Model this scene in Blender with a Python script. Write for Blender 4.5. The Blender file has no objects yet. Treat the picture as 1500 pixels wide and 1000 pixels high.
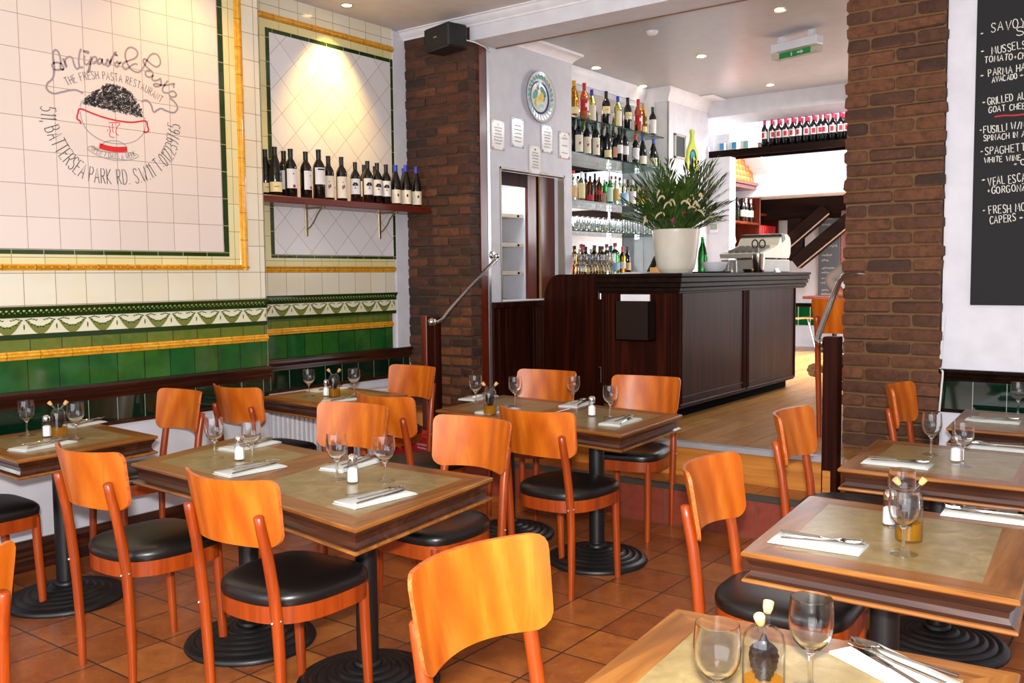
import bpy, bmesh, math, random
from mathutils import Vector, Matrix
rnd = random.Random(7)
C = bpy.context.scene.collection
SC = bpy.context.scene
R = math.radians
PI = math.pi
# ------------------------------------------------------------------ camera
F_PX, PITCH, YAW, ROLL, CAM = 1359.4, R(4.06), R(36.64), R(-0.593), Vector((0, 0, 1.5))
_f0 = Vector((-math.sin(YAW), math.cos(YAW), 0)); _r0 = Vector((math.cos(YAW), math.sin(YAW), 0)); _u0 = Vector((0, 0, 1))
FW = _f0*math.cos(PITCH) - _u0*math.sin(PITCH); _u1 = _u0*math.cos(PITCH) + _f0*math.sin(PITCH)
RT = _r0*math.cos(ROLL) + _u1*math.sin(ROLL); UP = _u1*math.cos(ROLL) - _r0*math.sin(ROLL)
cd = bpy.data.cameras.new('camera'); cam = bpy.data.objects.new('camera', cd); C.objects.link(cam)
cd.sensor_width = 36; cd.lens = F_PX/1500*36; cd.clip_start = .05
cam.matrix_world = Matrix(((RT.x, UP.x, -FW.x, CAM.x), (RT.y, UP.y, -FW.y, CAM.y), (RT.z, UP.z, -FW.z, CAM.z), (0, 0, 0, 1)))
SC.camera = cam
def ray(x, y): return FW + RT*((x-750)/F_PX) - UP*((y-500)/F_PX)
def atx(x, y, v): d = ray(x, y); return CAM + d*((v-CAM.x)/d.x)
def aty(x, y, v): d = ray(x, y); return CAM + d*((v-CAM.y)/d.y)
def atz(x, y, v): d = ray(x, y); return CAM + d*((v-CAM.z)/d.z)
# ------------------------------------------------------------------ render look
SC.view_settings.view_transform = 'Standard'; SC.view_settings.look = 'None'
SC.view_settings.gamma = 1; SC.view_settings.use_curve_mapping = False
SC.view_settings.exposure = 0.0
# ------------------------------------------------------------------ world and large lights
w = bpy.data.worlds.new('sky'); SC.world = w; w.use_nodes = True
w.node_tree.nodes['Background'].inputs[0].default_value = (.86, .92, 1, 1)
w.node_tree.nodes['Background'].inputs[1].default_value = 1.3
def area(name, loc, look, sx, sy, power, col=(1, 1, 1), shape='RECTANGLE'):
    l = bpy.data.lights.new(name, 'AREA'); l.shape = shape; l.size = sx
    if shape in ('RECTANGLE', 'ELLIPSE'): l.size_y = sy
    l.energy = power; l.color = col
    o = bpy.data.objects.new(name, l); C.objects.link(o); o.location = loc
    o.rotation_euler = (Vector(look)-Vector(loc)).to_track_quat('-Z', 'Y').to_euler(); return o
area('shopfront_daylight', (-1.0, -2.3, 1.7), (-1.6, 3, 1.3), 6.0, 2.6, 180, (.93, .96, 1))
area('camera_flash', (.03, -.05, 1.66), (-2.0, 3.2, .9), 0.10, .07, 205, (1, .98, .96))
area('skylight_daylight', (-3.2, 11.4, 4.6), (-3.3, 11.2, 0), 3.0, 1.8, 1300, (.95, .98, 1))
area('rear_fill', (-2.6, 9.0, 3.3), (-2.9, 8.8, 0), 1.0, 1.0, 55, (.95, .98, 1))  # unseen panel added below the bar ceiling to brighten the rear
area('rear_side_fill', (-1.02, 11.2, 1.7), (-4.5, 11.6, 1.3), 2.4, 1.9, 150, (.95, .98, 1))  # added side fill for the back room; the wall here has no window
# ------------------------------------------------------------------ helpers
def S(r, g, b):
    return tuple(((c/255)/12.92 if c/255 <= .04045 else ((c/255+.055)/1.055)**2.4) for c in (r, g, b)) + (1,)
class MB:
    def __init__(s): s.v = []; s.f = []; s.mi = []; s.m = 0
    def add(s, vs, fs):
        b = len(s.v); s.v += [tuple(v) for v in vs]
        for f in fs: s.f.append(tuple(b+i for i in f)); s.mi.append(s.m)
        return s
    def quad(s, a, b, c, d): return s.add([a, b, c, d], [(0, 1, 2, 3)])
    def poly(s, pts): return s.add(pts, [tuple(range(len(pts)))])
    def box(s, a, b):
        x0, x1 = sorted((a[0], b[0])); y0, y1 = sorted((a[1], b[1])); z0, z1 = sorted((a[2], b[2]))
        return s.add([(x0, y0, z0), (x1, y0, z0), (x1, y1, z0), (x0, y1, z0), (x0, y0, z1), (x1, y0, z1), (x1, y1, z1), (x0, y1, z1)],
                     [(0, 3, 2, 1), (4, 5, 6, 7), (0, 1, 5, 4), (1, 2, 6, 5), (2, 3, 7, 6), (3, 0, 4, 7)])
    def hull(s, pts):
        bm = bmesh.new(); [bm.verts.new(p) for p in pts]
        bmesh.ops.convex_hull(bm, input=bm.verts)
        bm.verts.ensure_lookup_table(); used = [v for v in bm.verts if v.link_faces]
        ix = {v: i for i, v in enumerate(used)}
        s.add([v.co[:] for v in used], [tuple(ix[v] for v in f.verts) for f in bm.faces]); bm.free(); return s
    def cbox(s, a, b, c=.004):        # box with chamfered edges
        x0, x1 = sorted((a[0], b[0])); y0, y1 = sorted((a[1], b[1])); z0, z1 = sorted((a[2], b[2]))
        c = min(c, (x1-x0)*.45, (y1-y0)*.45, (z1-z0)*.45); ps = []
        for X, sx in ((x0, 1), (x1, -1)):
            for Y, sy in ((y0, 1), (y1, -1)):
                for Z, sz in ((z0, 1), (z1, -1)):
                    ps += [(X, Y+sy*c, Z+sz*c), (X+sx*c, Y, Z+sz*c), (X+sx*c, Y+sy*c, Z)]
        return s.hull(ps)
    def xbox(s, M, hx, hy, hz, c=.003):  # oriented chamfered box
        t = MB(); t.cbox((-hx, -hy, -hz), (hx, hy, hz), c)
        return s.add([M @ Vector(v) for v in t.v], t.f)
    def prism(s, pts, vec):           # closed polygon extruded along vec
        n = len(pts); vec = Vector(vec); q = [Vector(p) for p in pts]
        return s.add(q+[p+vec for p in q], [tuple(range(n))[::-1], tuple(range(n, 2*n))]+[(i, (i+1) % n, n+(i+1) % n, n+i) for i in range(n)])
    def lathe(s, prof, n=24, M=None, cap=True, a0=0, a1=2*PI):
        full = abs(a1-a0-2*PI) < 1e-6; k = n if full else n+1; vs = []; fs = []
        for r, z in prof:
            for i in range(k):
                a = a0+(a1-a0)*i/n; vs.append(Vector((r*math.cos(a), r*math.sin(a), z)))
        for j in range(len(prof)-1):
            for i in range(n if full else n):
                i2 = (i+1) % k; fs.append((j*k+i, j*k+i2, (j+1)*k+i2, (j+1)*k+i))
        if cap and full:
            if prof[0][0] > 1e-5: fs.append(tuple(range(k))[::-1])
            if prof[-1][0] > 1e-5: fs.append(tuple((len(prof)-1)*k+i for i in range(k)))
        if M is not None: vs = [M @ v for v in vs]
        return s.add(vs, fs)
    def tube(s, pts, r, n=10, cap=True):
        pts = [Vector(p) for p in pts]; m = len(pts); rs = r if isinstance(r, (list, tuple)) else [r]*m
        T = [(pts[min(i+1, m-1)]-pts[max(i-1, 0)]).normalized() for i in range(m)]
        u = T[0].orthogonal().normalized(); vs = []; fs = []
        for i in range(m):
            u = (u-T[i]*u.dot(T[i])).normalized(); b = T[i].cross(u)
            for k in range(n):
                a = 2*PI*k/n; vs.append(pts[i]+(u*math.cos(a)+b*math.sin(a))*rs[i])
        for i in range(m-1):
            for k in range(n): k2 = (k+1) % n; fs.append((i*n+k, i*n+k2, (i+1)*n+k2, (i+1)*n+k))
        if cap: fs += [tuple(range(n))[::-1], tuple((m-1)*n+k for k in range(n))]
        return s.add(vs, fs)
    def ball(s, c, r, n=12, k=8, sc=(1, 1, 1)):
        c = Vector(c); prof = [(r*math.sin(PI*i/k), -r*math.cos(PI*i/k)) for i in range(k+1)]
        t = MB(); t.lathe(prof, n, cap=False)
        return s.add([c+Vector((v[0]*sc[0], v[1]*sc[1], v[2]*sc[2])) for v in t.v], t.f)
    def ribbon(s, pts, nrm, wd):      # flat painted stroke
        pts = [Vector(p) for p in pts]; nrm = Vector(nrm); m = len(pts)
        if m < 2: return s
        vs = []
        for i in range(m):
            t = (pts[min(i+1, m-1)]-pts[max(i-1, 0)])
            if t.length < 1e-7: t = Vector((0, 0, 1))
            sd = nrm.cross(t.normalized())*(wd/2); vs += [pts[i]-sd, pts[i]+sd]
        return s.add(vs, [(2*i, 2*i+2, 2*i+3, 2*i+1) for i in range(m-1)])
    def loft(s, rings, cap0=True, cap1=True):
        n = len(rings[0]); vs = [Vector(p) for r_ in rings for p in r_]; fs = []
        for j in range(len(rings)-1):
            for i in range(n): i2 = (i+1) % n; fs.append((j*n+i, j*n+i2, (j+1)*n+i2, (j+1)*n+i))
        if cap0: fs.append(tuple(range(n))[::-1])
        if cap1: fs.append(tuple((len(rings)-1)*n+i for i in range(n)))
        return s.add(vs, fs)
    def build(s, name, mats, parent=None, loc=None, ang=32, smooth=True, fix=True):
        me = bpy.data.meshes.new(name); me.from_pydata(s.v, [], s.f)
        mats = mats if isinstance(mats, (list, tuple)) else [mats]
        for m in mats: me.materials.append(m)
        me.polygons.foreach_set('material_index', [min(i, len(mats)-1) for i in s.mi])
        if fix:
            bm = bmesh.new(); bm.from_mesh(me); bmesh.ops.recalc_face_normals(bm, faces=bm.faces); bm.to_mesh(me); bm.free()
        if smooth:
            me.polygons.foreach_set('use_smooth', [True]*len(me.polygons)); me.set_sharp_from_angle(angle=R(ang))
        me.update()
        o = bpy.data.objects.new(name, me); C.objects.link(o)
        if parent: o.parent = parent
        if loc is not None: o.location = loc
        return o
def tag(o, label, cat, group=None, kind=None):
    o['label'] = label; o['category'] = cat
    if group: o['group'] = group
    if kind: o['kind'] = kind
    return o
def thing(name, label, cat, loc=(0, 0, 0), rz=0, group=None):
    o = bpy.data.objects.new(name, None); C.objects.link(o); o.empty_display_size = .05
    o.location = loc; o.rotation_euler = (0, 0, rz); return tag(o, label, cat, group)
def struct(name, mb, mats, label=None, **k):
    o = mb.build(name, mats, **k); o['kind'] = 'structure'
    if label: o['label'] = label
    return o
def dup(root, loc, rz, label, group=None, sc=None):
    r = root.copy(); C.objects.link(r); r.location = loc; r.rotation_euler = (0, 0, rz); r['label'] = label
    if group: r['group'] = group
    if sc: r.scale = sc
    for ch in list(root.children):
        c = ch.copy(); C.objects.link(c); c.parent = r
        for g in list(ch.children):
            d = g.copy(); C.objects.link(d); d.parent = c
    return r
class Proto:     # first use moves the thing itself, later uses copy it
    def __init__(s, root): s.root = root; s.used = False
    def put(s, loc, rz, label, group=None, sc=None):
        if s.used: return dup(s.root, loc, rz, label, group, sc)
        s.used = True; r = s.root; r.location = loc; r.rotation_euler = (0, 0, rz); r['label'] = label
        if group: r['group'] = group
        if sc: r.scale = sc
        return r
# ------------------------------------------------------------------ materials
class NT:
    def __init__(s, name):
        s.m = bpy.data.materials.new(name); s.m.use_nodes = True; s.t = s.m.node_tree
        s.b = s.t.nodes['Principled BSDF']
    def n(s, t, **k):
        o = s.t.nodes.new(t)
        for a, v in k.items(): setattr(o, a, v)
        return o
    def l(s, a, b): s.t.links.new(a, b)
    def set(s, **k):
        for a, v in k.items(): s.b.inputs[a.replace('_', ' ')].default_value = v
    def coord(s, axes='XYZ', sc=(1, 1, 1), off=(0, 0, 0), rot=0, obj_rand=False):
        tc = s.n('ShaderNodeTexCoord'); out = tc.outputs['Object']
        if axes != 'XYZ':
            sp = s.n('ShaderNodeSeparateXYZ'); s.l(out, sp.inputs[0]); cb = s.n('ShaderNodeCombineXYZ')
            for i, a in enumerate(axes): s.l(sp.outputs['XYZ'.index(a)], cb.inputs[i])
            out = cb.outputs[0]
        if obj_rand:
            oi = s.n('ShaderNodeObjectInfo'); ml = s.n('ShaderNodeMath', operation='MULTIPLY'); ml.inputs[1].default_value = 37
            s.l(oi.outputs['Random'], ml.inputs[0]); ad = s.n('ShaderNodeVectorMath', operation='ADD'); s.l(out, ad.inputs[0]); s.l(ml.outputs[0], ad.inputs[1]); out = ad.outputs[0]
        mp = s.n('ShaderNodeMapping'); mp.inputs['Scale'].default_value = sc; mp.inputs['Location'].default_value = off; mp.inputs['Rotation'].default_value = (0, 0, rot)
        s.l(out, mp.inputs[0]); return mp.outputs[0]
    def noise(s, vec, scale, detail=3, dist=0, rough=.5):
        o = s.n('ShaderNodeTexNoise'); o.inputs['Scale'].default_value = scale; o.inputs['Detail'].default_value = detail
        o.inputs['Distortion'].default_value = dist; o.inputs['Roughness'].default_value = rough
        if vec is not None: s.l(vec, o.inputs['Vector'])
        return o.outputs['Fac']
    def ramp(s, fac, stops):
        o = s.n('ShaderNodeValToRGB'); e = o.color_ramp.elements
        while len(e) < len(stops): e.new(.5)
        for i, (p, c) in enumerate(stops): e[i].position = p; e[i].color = c
        s.l(fac, o.inputs[0]); return o.outputs[0]
    def mix(s, a, b, fac, mode='MIX'):
        o = s.n('ShaderNodeMix', data_type='RGBA', blend_type=mode)
        for sock, v in ((o.inputs[6], a), (o.inputs[7], b), (o.inputs[0], fac)):
            if hasattr(v, 'is_linked'): s.l(v, sock)
            else: sock.default_value = v
        return o.outputs[2]
    def col(s, c): s.l(c, s.b.inputs['Base Color'])
    def bump(s, h, strength=.3, dist=.01):
        o = s.n('ShaderNodeBump'); o.inputs['Strength'].default_value = strength; o.inputs['Distance'].default_value = dist
        s.l(h, o.inputs['Height']); s.l(o.outputs[0], s.b.inputs['Normal'])
    def brick(s, vec, w_, h_, c1, c2, mort, msize=.004, off=0.0, bias=0, smooth=.1):
        o = s.n('ShaderNodeTexBrick', offset=off, offset_frequency=2, squash=1.0)
        o.inputs['Scale'].default_value = 1; o.inputs['Brick Width'].default_value = w_; o.inputs['Row Height'].default_value = h_
        o.inputs['Mortar Size'].default_value = msize; o.inputs['Mortar Smooth'].default_value = smooth; o.inputs['Bias'].default_value = bias
        o.inputs['Color1'].default_value = c1; o.inputs['Color2'].default_value = c2; o.inputs['Mortar'].default_value = mort
        s.l(vec, o.inputs['Vector']); return o
_mats = {}
def flat(name, c, rough=.5, metal=0, **k):
    if name in _mats: return _mats[name]
    t = NT(name); v = t.noise(t.coord(), 9, 2)
    d = tuple(x*.9 for x in c[:3])+(1,)
    t.col(t.ramp(v, [(.3, d), (.7, c)])); t.set(Roughness=rough, Metallic=metal)
    for a, x in k.items(): t.b.inputs[a.replace('_', ' ')].default_value = x
    _mats[name] = t.m; return t.m
def emit(name, c, st):
    t = NT(name); t.set(Base_Color=c, Emission_Color=c, Emission_Strength=st); return t.m
def glass(name, c=(1, 1, 1, 1), rough=0, ior=1.45):
    t = NT(name); t.set(Base_Color=c, Roughness=rough, IOR=ior, Transmission_Weight=1); return t.m
def wood(name, cols, axis=2, scale=9, stretch=.09, rough=.28, coat=.25, rand=True, dist=1.3, cath=False, spec=.5, ior=1.5):
    t = NT(name); sc = [scale, scale, scale]; sc[axis] = scale*stretch
    v = t.coord(sc=tuple(sc), obj_rand=rand); f = t.noise(v, 1, 4, dist, .55)
    if cath:
        wv = t.n('ShaderNodeTexWave', wave_type='RINGS', rings_direction='Y'); wv.inputs['Scale'].default_value = 1.1; wv.inputs['Distortion'].default_value = 4.5; wv.inputs['Detail'].default_value = 2.5; wv.inputs['Detail Scale'].default_value = .8
        t.l(t.coord(sc=(4.2, .1, 1.0), off=(-.25, 0, -.52)), wv.inputs['Vector'])
        mx = t.n('ShaderNodeMix', data_type='FLOAT'); mx.inputs[0].default_value = .24; t.l(f, mx.inputs[2]); t.l(wv.outputs['Fac'], mx.inputs[3]); f = mx.outputs[0]
    b = t.noise(t.coord(sc=tuple(x*11 if i != axis else x*3 for i, x in enumerate(sc)), obj_rand=rand), 1, 2, .2)
    c = t.ramp(f, [(.24, cols[0]), (.5, cols[1]), (.78, cols[2])])
    c = t.mix(c, cols[0], t.ramp(b, [(.48, (0, 0, 0, 1)), (.85, (.55, .55, .55, 1))])); t.col(c)
    t.set(Roughness=rough, Coat_Weight=coat, Coat_Roughness=.12, Specular_IOR_Level=spec, IOR=ior); return t.m
M_beech = wood('beech_panel', [S(164, 74, 12), S(188, 94, 16), S(206, 116, 34)], 2, 9, .14, .36, .08, cath=True, spec=.35)
M_beechleg = wood('beech_leg', [S(116, 40, 5), S(150, 58, 9), S(172, 76, 18)], 2, 16, .06, .34, .1, spec=.4)
M_beechedge = wood('plywood_edge', [S(150, 60, 20), S(196, 100, 45), S(214, 130, 70)], 2, 60, 1, .35, .2)
M_pale = wood('pale_beech', [S(205, 130, 60), S(228, 160, 85), S(238, 180, 110)], 2, 9, .1, .35, .2)
M_tableX = wood('oak_rail', [S(92, 50, 14), S(138, 84, 28), S(168, 114, 50)], 0, 20, .08, .34, .2, rand=False)
M_tableY = wood('oak_stile', [S(92, 50, 14), S(138, 84, 28), S(168, 114, 50)], 1, 20, .08, .34, .2, rand=False)
M_cove = wood('dark_cove', [S(38, 18, 10), S(62, 32, 18), S(88, 50, 30)], 0, 18, .1, .3, .3)
M_mahog = wood('mahogany', [S(24, 9, 5), S(44, 16, 9), S(70, 26, 13)], 2, 16, .05, .4, .0, rand=False, spec=.3, ior=1.17)
M_mahogX = wood('mahogany_rail', [S(14, 8, 6), S(26, 14, 9), S(44, 24, 14)], 1, 18, .05, .4, .0, rand=False, spec=.3, ior=1.17)
M_redwood = wood('red_wood', [S(62, 20, 8), S(98, 34, 14), S(124, 48, 22)], 2, 14, .06, .32, .25, rand=False)
M_shelf = wood('shelf_wood', [S(70, 20, 10), S(98, 30, 15), S(118, 42, 22)], 1, 14, .06, .32, .25, rand=False)
M_timber = wood('step_timber', [S(150, 88, 28), S(190, 120, 46), S(212, 146, 66)], 0, 12, .06, .35, .2, rand=False)
M_beam = wood('old_beam', [S(14, 8, 6), S(27, 15, 11), S(44, 26, 18)], 0, 10, .1, .6, 0, rand=False, spec=.3, ior=1.17)
def leather():
    t = NT('black_leather'); v = t.noise(t.coord(), 300, 2); t.col(t.ramp(v, [(.3, S(14, 12, 11)), (.8, S(26, 22, 20))]))
    t.bump(v, .06, .001); t.set(Roughness=.34); return t.m
M_leather = leather()
M_black = flat('black_iron', S(16, 16, 17), .42)
M_chrome = flat('chrome', S(225, 225, 225), .12, 1)
M_brass = flat('brass', S(200, 165, 85), .25, 1)
M_steel = flat('steel', S(206, 198, 184), .16, 1)
M_plaster = flat('white_plaster', S(212, 212, 219), .75)
M_trimw = flat('white_gloss_trim', S(226, 226, 232), .4)
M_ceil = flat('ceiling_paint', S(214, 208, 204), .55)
M_linen = flat('linen', S(206, 210, 206), .9)
M_cork = flat('cork', S(205, 160, 100), .85)
def thin_glass(name, tint=(1, 1, 1, 1), edge=(.74, .76, .74, 1), rough=.03, st=.82, g0=.045):   # thin walled glass: see-through with fresnel gloss
    m = bpy.data.materials.new(name); m.use_nodes = True; t = m.node_tree; t.nodes.clear()
    lw = t.nodes.new('ShaderNodeLayerWeight'); lw.inputs['Blend'].default_value = .5
    rp = t.nodes.new('ShaderNodeValToRGB'); rp.color_ramp.elements[0].position = st; rp.color_ramp.elements[0].color = tint; rp.color_ramp.elements[1].position = 1; rp.color_ramp.elements[1].color = edge
    tr = t.nodes.new('ShaderNodeBsdfTransparent'); gl = t.nodes.new('ShaderNodeBsdfGlossy'); gl.inputs['Roughness'].default_value = rough
    fr = t.nodes.new('ShaderNodeValToRGB'); fe = fr.color_ramp.elements; fe[0].position = .3; fe[0].color = (g0,)*3+(1,); fe[1].position = 1; fe[1].color = (.62,)*3+(1,); fe.new(.8).color = (.12+g0*.6,)*3+(1,); mx = t.nodes.new('ShaderNodeMixShader'); o = t.nodes.new('ShaderNodeOutputMaterial')
    t.links.new(lw.outputs['Facing'], rp.inputs[0]); t.links.new(rp.outputs[0], tr.inputs[0]); t.links.new(lw.outputs['Facing'], fr.inputs[0]); t.links.new(fr.outputs[0], mx.inputs[0]); t.links.new(tr.outputs[0], mx.inputs[1]); t.links.new(gl.outputs[0], mx.inputs[2]); t.links.new(mx.outputs[0], o.inputs[0]); return m
M_glass = thin_glass('clear_glass', (1, 1, 1, 1), (.42, .45, .44, 1), .025, .66)
M_foot = thin_glass('foot_glass', (1, 1, 1, 1), (.8, .82, .8, 1), .06, .9, .17)
M_crystal = glass('crystal_glass', (1, 1, 1, 1), 0, 1.4)
def liquid(name, c):
    m = bpy.data.materials.new(name); m.use_nodes = True; t = m.node_tree; t.nodes.clear(); o = t.nodes.new('ShaderNodeOutputMaterial')
    a = t.nodes.new('ShaderNodeBsdfTransparent'); b = t.nodes.new('ShaderNodeBsdfTranslucent'); d = t.nodes.new('ShaderNodeBsdfDiffuse'); m1 = t.nodes.new('ShaderNodeMixShader'); m2 = t.nodes.new('ShaderNodeMixShader')
    for n_ in (a, b, d): n_.inputs[0].default_value = c
    m1.inputs[0].default_value = .5; m2.inputs[0].default_value = .32; t.links.new(b.outputs[0], m1.inputs[1]); t.links.new(d.outputs[0], m1.inputs[2]); t.links.new(a.outputs[0], m2.inputs[1]); t.links.new(m1.outputs[0], m2.inputs[2]); t.links.new(m2.outputs[0], o.inputs[0]); return m
M_oil = liquid('olive_oil', S(232, 178, 24))
M_salt = flat('salt', S(245, 245, 245), .9)
def laminate():
    t = NT('stone_laminate'); v = t.coord(); a = t.noise(v, 14, 5, .6, .6); b = t.noise(v, 90, 3)
    c = t.ramp(a, [(.3, S(124, 104, 62)), (.55, S(148, 128, 84)), (.75, S(168, 149, 108))])
    t.col(t.mix(c, S(116, 94, 56), t.ramp(b, [(.55, (0, 0, 0, 1)), (.8, (.5, .5, .5, 1))]))); t.set(Roughness=.28); return t.m
M_lam = laminate()
def tile(name, axes, w_, h_, c1, c2, mort, msize=.0035, off=(0, 0), gloss=.12, n1=None, nsc=14, rot=0, coat=.3, boff=0.0, bump=.25):
    t = NT(name); v = t.coord(axes, off=(off[0], off[1], 0), rot=rot); br = t.brick(v, w_, h_, c1, c2, mort, msize, boff)
    c = br.outputs['Color']
    if n1:
        nz = t.noise(t.coord(axes), nsc, 4, .3)
        k = t.mix(c, n1, t.ramp(nz, [(.42, (0, 0, 0, 1)), (.75, (.8, .8, .8, 1))]))
        c = t.mix(k, mort, br.outputs['Fac'])
    t.col(c); t.bump(br.outputs['Fac'], -bump, .004); t.set(Roughness=gloss, Coat_Weight=coat, Coat_Roughness=.05); return t.m
# ================================================================== SETTING
XW, XA, YB = -4.854, -5.2, 5.58
ZC = 3.445
# ---- floors and steps
def floor_mat():
    t = NT('terracotta_tiles'); v = t.coord(off=(2.0, -3.57, 0))
    br = t.brick(v, .285, .285, S(146, 80, 34), S(184, 110, 50), S(62, 48, 34), .0045, 0, 0)
    a = t.noise(t.coord(), 7, 5, .8, .62); b = t.noise(t.coord(), 42, 3, .3)
    c = t.mix(br.outputs['Color'], S(112, 50, 22), t.ramp(a, [(.35, (0, 0, 0, 1)), (.75, (.75, .75, .75, 1))]))
    c = t.mix(c, S(206, 128, 70), t.ramp(b, [(.55, (0, 0, 0, 1)), (.85, (.5, .5, .5, 1))])); c = t.mix(c, S(70, 50, 38), br.outputs['Fac'])
    t.col(c); t.bump(br.outputs['Fac'], -.4, .006); t.set(Roughness=.3, Coat_Weight=.15, Coat_Roughness=.2); return t.m
M_floor = floor_mat()
def parquet():
    t = NT('pale_parquet'); v = t.coord('YXZ'); br = t.brick(v, 1.1, .13, S(186, 138, 78), S(168, 116, 58), S(110, 78, 42), .002, .37)
    a = t.noise(t.coord(sc=(9, 1, 1)), 3, 4, .5); c = t.mix(br.outputs['Color'], S(144, 88, 36), t.ramp(a, [(.4, (0, 0, 0, 1)), (.8, (.6, .6, .6, 1))]))
    t.col(c); t.set(Roughness=.27, Specular_IOR_Level=.5); return t.m
M_parq = parquet()
m = MB(); m.box((-5.4, -2.6, -.08), (3, 4.95, 0)); m.box((-1.58, 4.95, -.08), (3, 5.75, 0)); struct('floor', m, M_floor, 'terracotta tiled floor of the front dining room')
m = MB(); m.box((-6.6, 5.235, .36), (-.9, 13.2, .455)); struct('floor_bar', m, M_parq, 'pale wooden floor of the raised bar room')
M_red = tile('red_riser_tiles', 'XZY', .285, .4, S(140, 60, 38), S(124, 50, 32), S(96, 72, 56), .004, (2.55, 0), .5, S(112, 44, 28), 20, coat=0)
m = MB(); m.box((-4.6, 4.95, 0), (-1.58, 5.3, .218)); struct('trim_step_riser', m, M_red, 'red tiled lower step riser')
m = MB(); m.cbox((-4.6, 4.942, .218), (-1.58, 4.985, .248), .003); struct('trim_step_edge', m, flat('slate', S(58, 58, 50), .5), 'dark slate edge of the lower step')
m = MB(); m.box((-4.6, 4.985, .2), (-1.58, 5.235, .246)); struct('floor_step', m, M_floor, 'tiled tread of the lower step')
m = MB(); m.box((-4.6, 5.22, .246), (-1.58, 5.26, .43)); m.box((-1.62, 4.985, .0), (-1.578, 5.26, .43)); struct('trim_upper_riser', m, M_timber, 'honey timber riser of the upper step')
m = MB(); m.cbox((-4.6, 5.205, .425), (-1.58, 5.27, .458), .003); struct('trim_nosing', m, flat('grey_nosing', S(176, 176, 180), .35, .3), 'pale metal nosing along the upper step')
# ---- left wall
m = MB(); m.box((-5.4, -2.6, -.05), (-4.862, 3.87, 3.5)); struct('wall_left', m, M_plaster, 'left wall, tiled above white plaster')
m = MB(); m.box((-5.6, 3.86, -.05), (XA-.012, 5.62, 3.5)); struct('wall_alcove', m, M_plaster, 'recessed tiled alcove of the left wall')
M_pink = tile('pink_white_tiles', 'YZX', .17, .17, S(222, 209, 200), S(216, 203, 193), S(160, 142, 130), .0018, (-3.557, -1.657), .13, coat=.4)
M_diag = tile('diagonal_white_tiles', 'YZX', .17, .17, S(226, 224, 226), S(220, 216, 216), S(170, 150, 128), .0018, (0, 0), .13, None, 14, R(45), coat=.4)
M_cream = tile('cream_tiles', 'YZX', .166, .166, S(224, 219, 200), S(217, 209, 186), S(150, 130, 104), .002, (-3.497, -1.372), .14, S(222, 210, 178), 5)
M_strip = tile('yellow_strip_tiles', 'YZX', .17, .17, S(222, 215, 168), S(214, 204, 150), S(158, 140, 92), .002, (-3.47, -1.62), .14, S(222, 208, 140), 6)
M_green = tile('green_tiles', 'YZX', .165, .165, S(22, 84, 34), S(52, 98, 34), S(20, 44, 20), .003, (-3.49, -.932), .1, S(16, 62, 30), 9)
M_olive = tile('olive_tiles', 'YZX', .166, .1, S(96, 112, 40), S(78, 102, 36), S(58, 66, 26), .003, (-3.35, -1.1), .15, S(120, 114, 48), 24)
M_dkgreen = tile('bottle_green_tiles', 'YZX', .168, .2, S(4, 30, 18), S(8, 38, 22), S(150, 160, 150), .0018, (-2.988, -.7), .06, None, coat=.5)
M_border = tile('green_border_tiles', 'YZX', .165, .165, S(30, 52, 20), S(44, 64, 24), S(150, 150, 110), .0025, (-3.6, -1.66), .12, S(26, 50, 22), 12)
M_gold = tile('amber_moulding', 'YZX', .17, .17, S(218, 156, 36), S(208, 142, 28), S(140, 90, 18), .0022, (-3.42, -1.57), .16, S(234, 186, 72), 30)
M_bead = flat('pale_amber', S(234, 190, 84), .25)
M_mould = flat('dark_green_glaze', S(34, 54, 20), .15); M_moulddot = flat('light_green_glaze', S(116, 138, 62), .15)
M_fcream = flat('frieze_cream', S(226, 222, 190), .16); M_swag = flat('swag_olive', S(120, 124, 56), .2); M_leafd = flat('swag_leaf', S(38, 78, 44), .2)
M_dado = wood('dado_rail', [S(30, 12, 8), S(54, 24, 14), S(86, 44, 24)], 1, 18, .06, .28, .35, rand=False)
NTR = [0]
def band(X, y0, y1, z0, z1, mat, rel=0.0, label=None):
    NTR[0] += 1; m = MB(); m.box((X-.012, y0, z0), (X+rel, y1, z1)); return struct('trim_%d' % NTR[0], m, mat, label, smooth=False)
def goldh(X, y0, y1, z0, z1):     # horizontal half-round amber moulding with bead and reel
    m = MB(); c = (z0+z1)/2; h = (z1-z0)/2
    pr = [(X-.01, y0, c-h), (X+.006, y0, c-h), (X+.010, y0, c-.6*h), (X+.006, y0, c-.45*h), (X+.016, y0, c-.25*h), (X+.018, y0, c), (X+.016, y0, c+.25*h), (X+.006, y0, c+.45*h), (X+.010, y0, c+.6*h), (X+.006, y0, c+h), (X-.01, y0, c+h)]
    m.prism(pr, (0, y1-y0, 0)); m.m = 1; y = max(y0+.02, 1.4)
    while y < y1-.02:
        m.ball((X+.013, y, c), .0085, 6, 4, (.7, 1.9, .55)); m.ball((X+.013, y+.024, c), .005, 6, 4, (.7, .6, .9)); y += .043
    NTR[0] += 1; return struct('trim_%d' % NTR[0], m, [M_gold, M_bead], 'amber bead moulding on the tiled wall')
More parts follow.
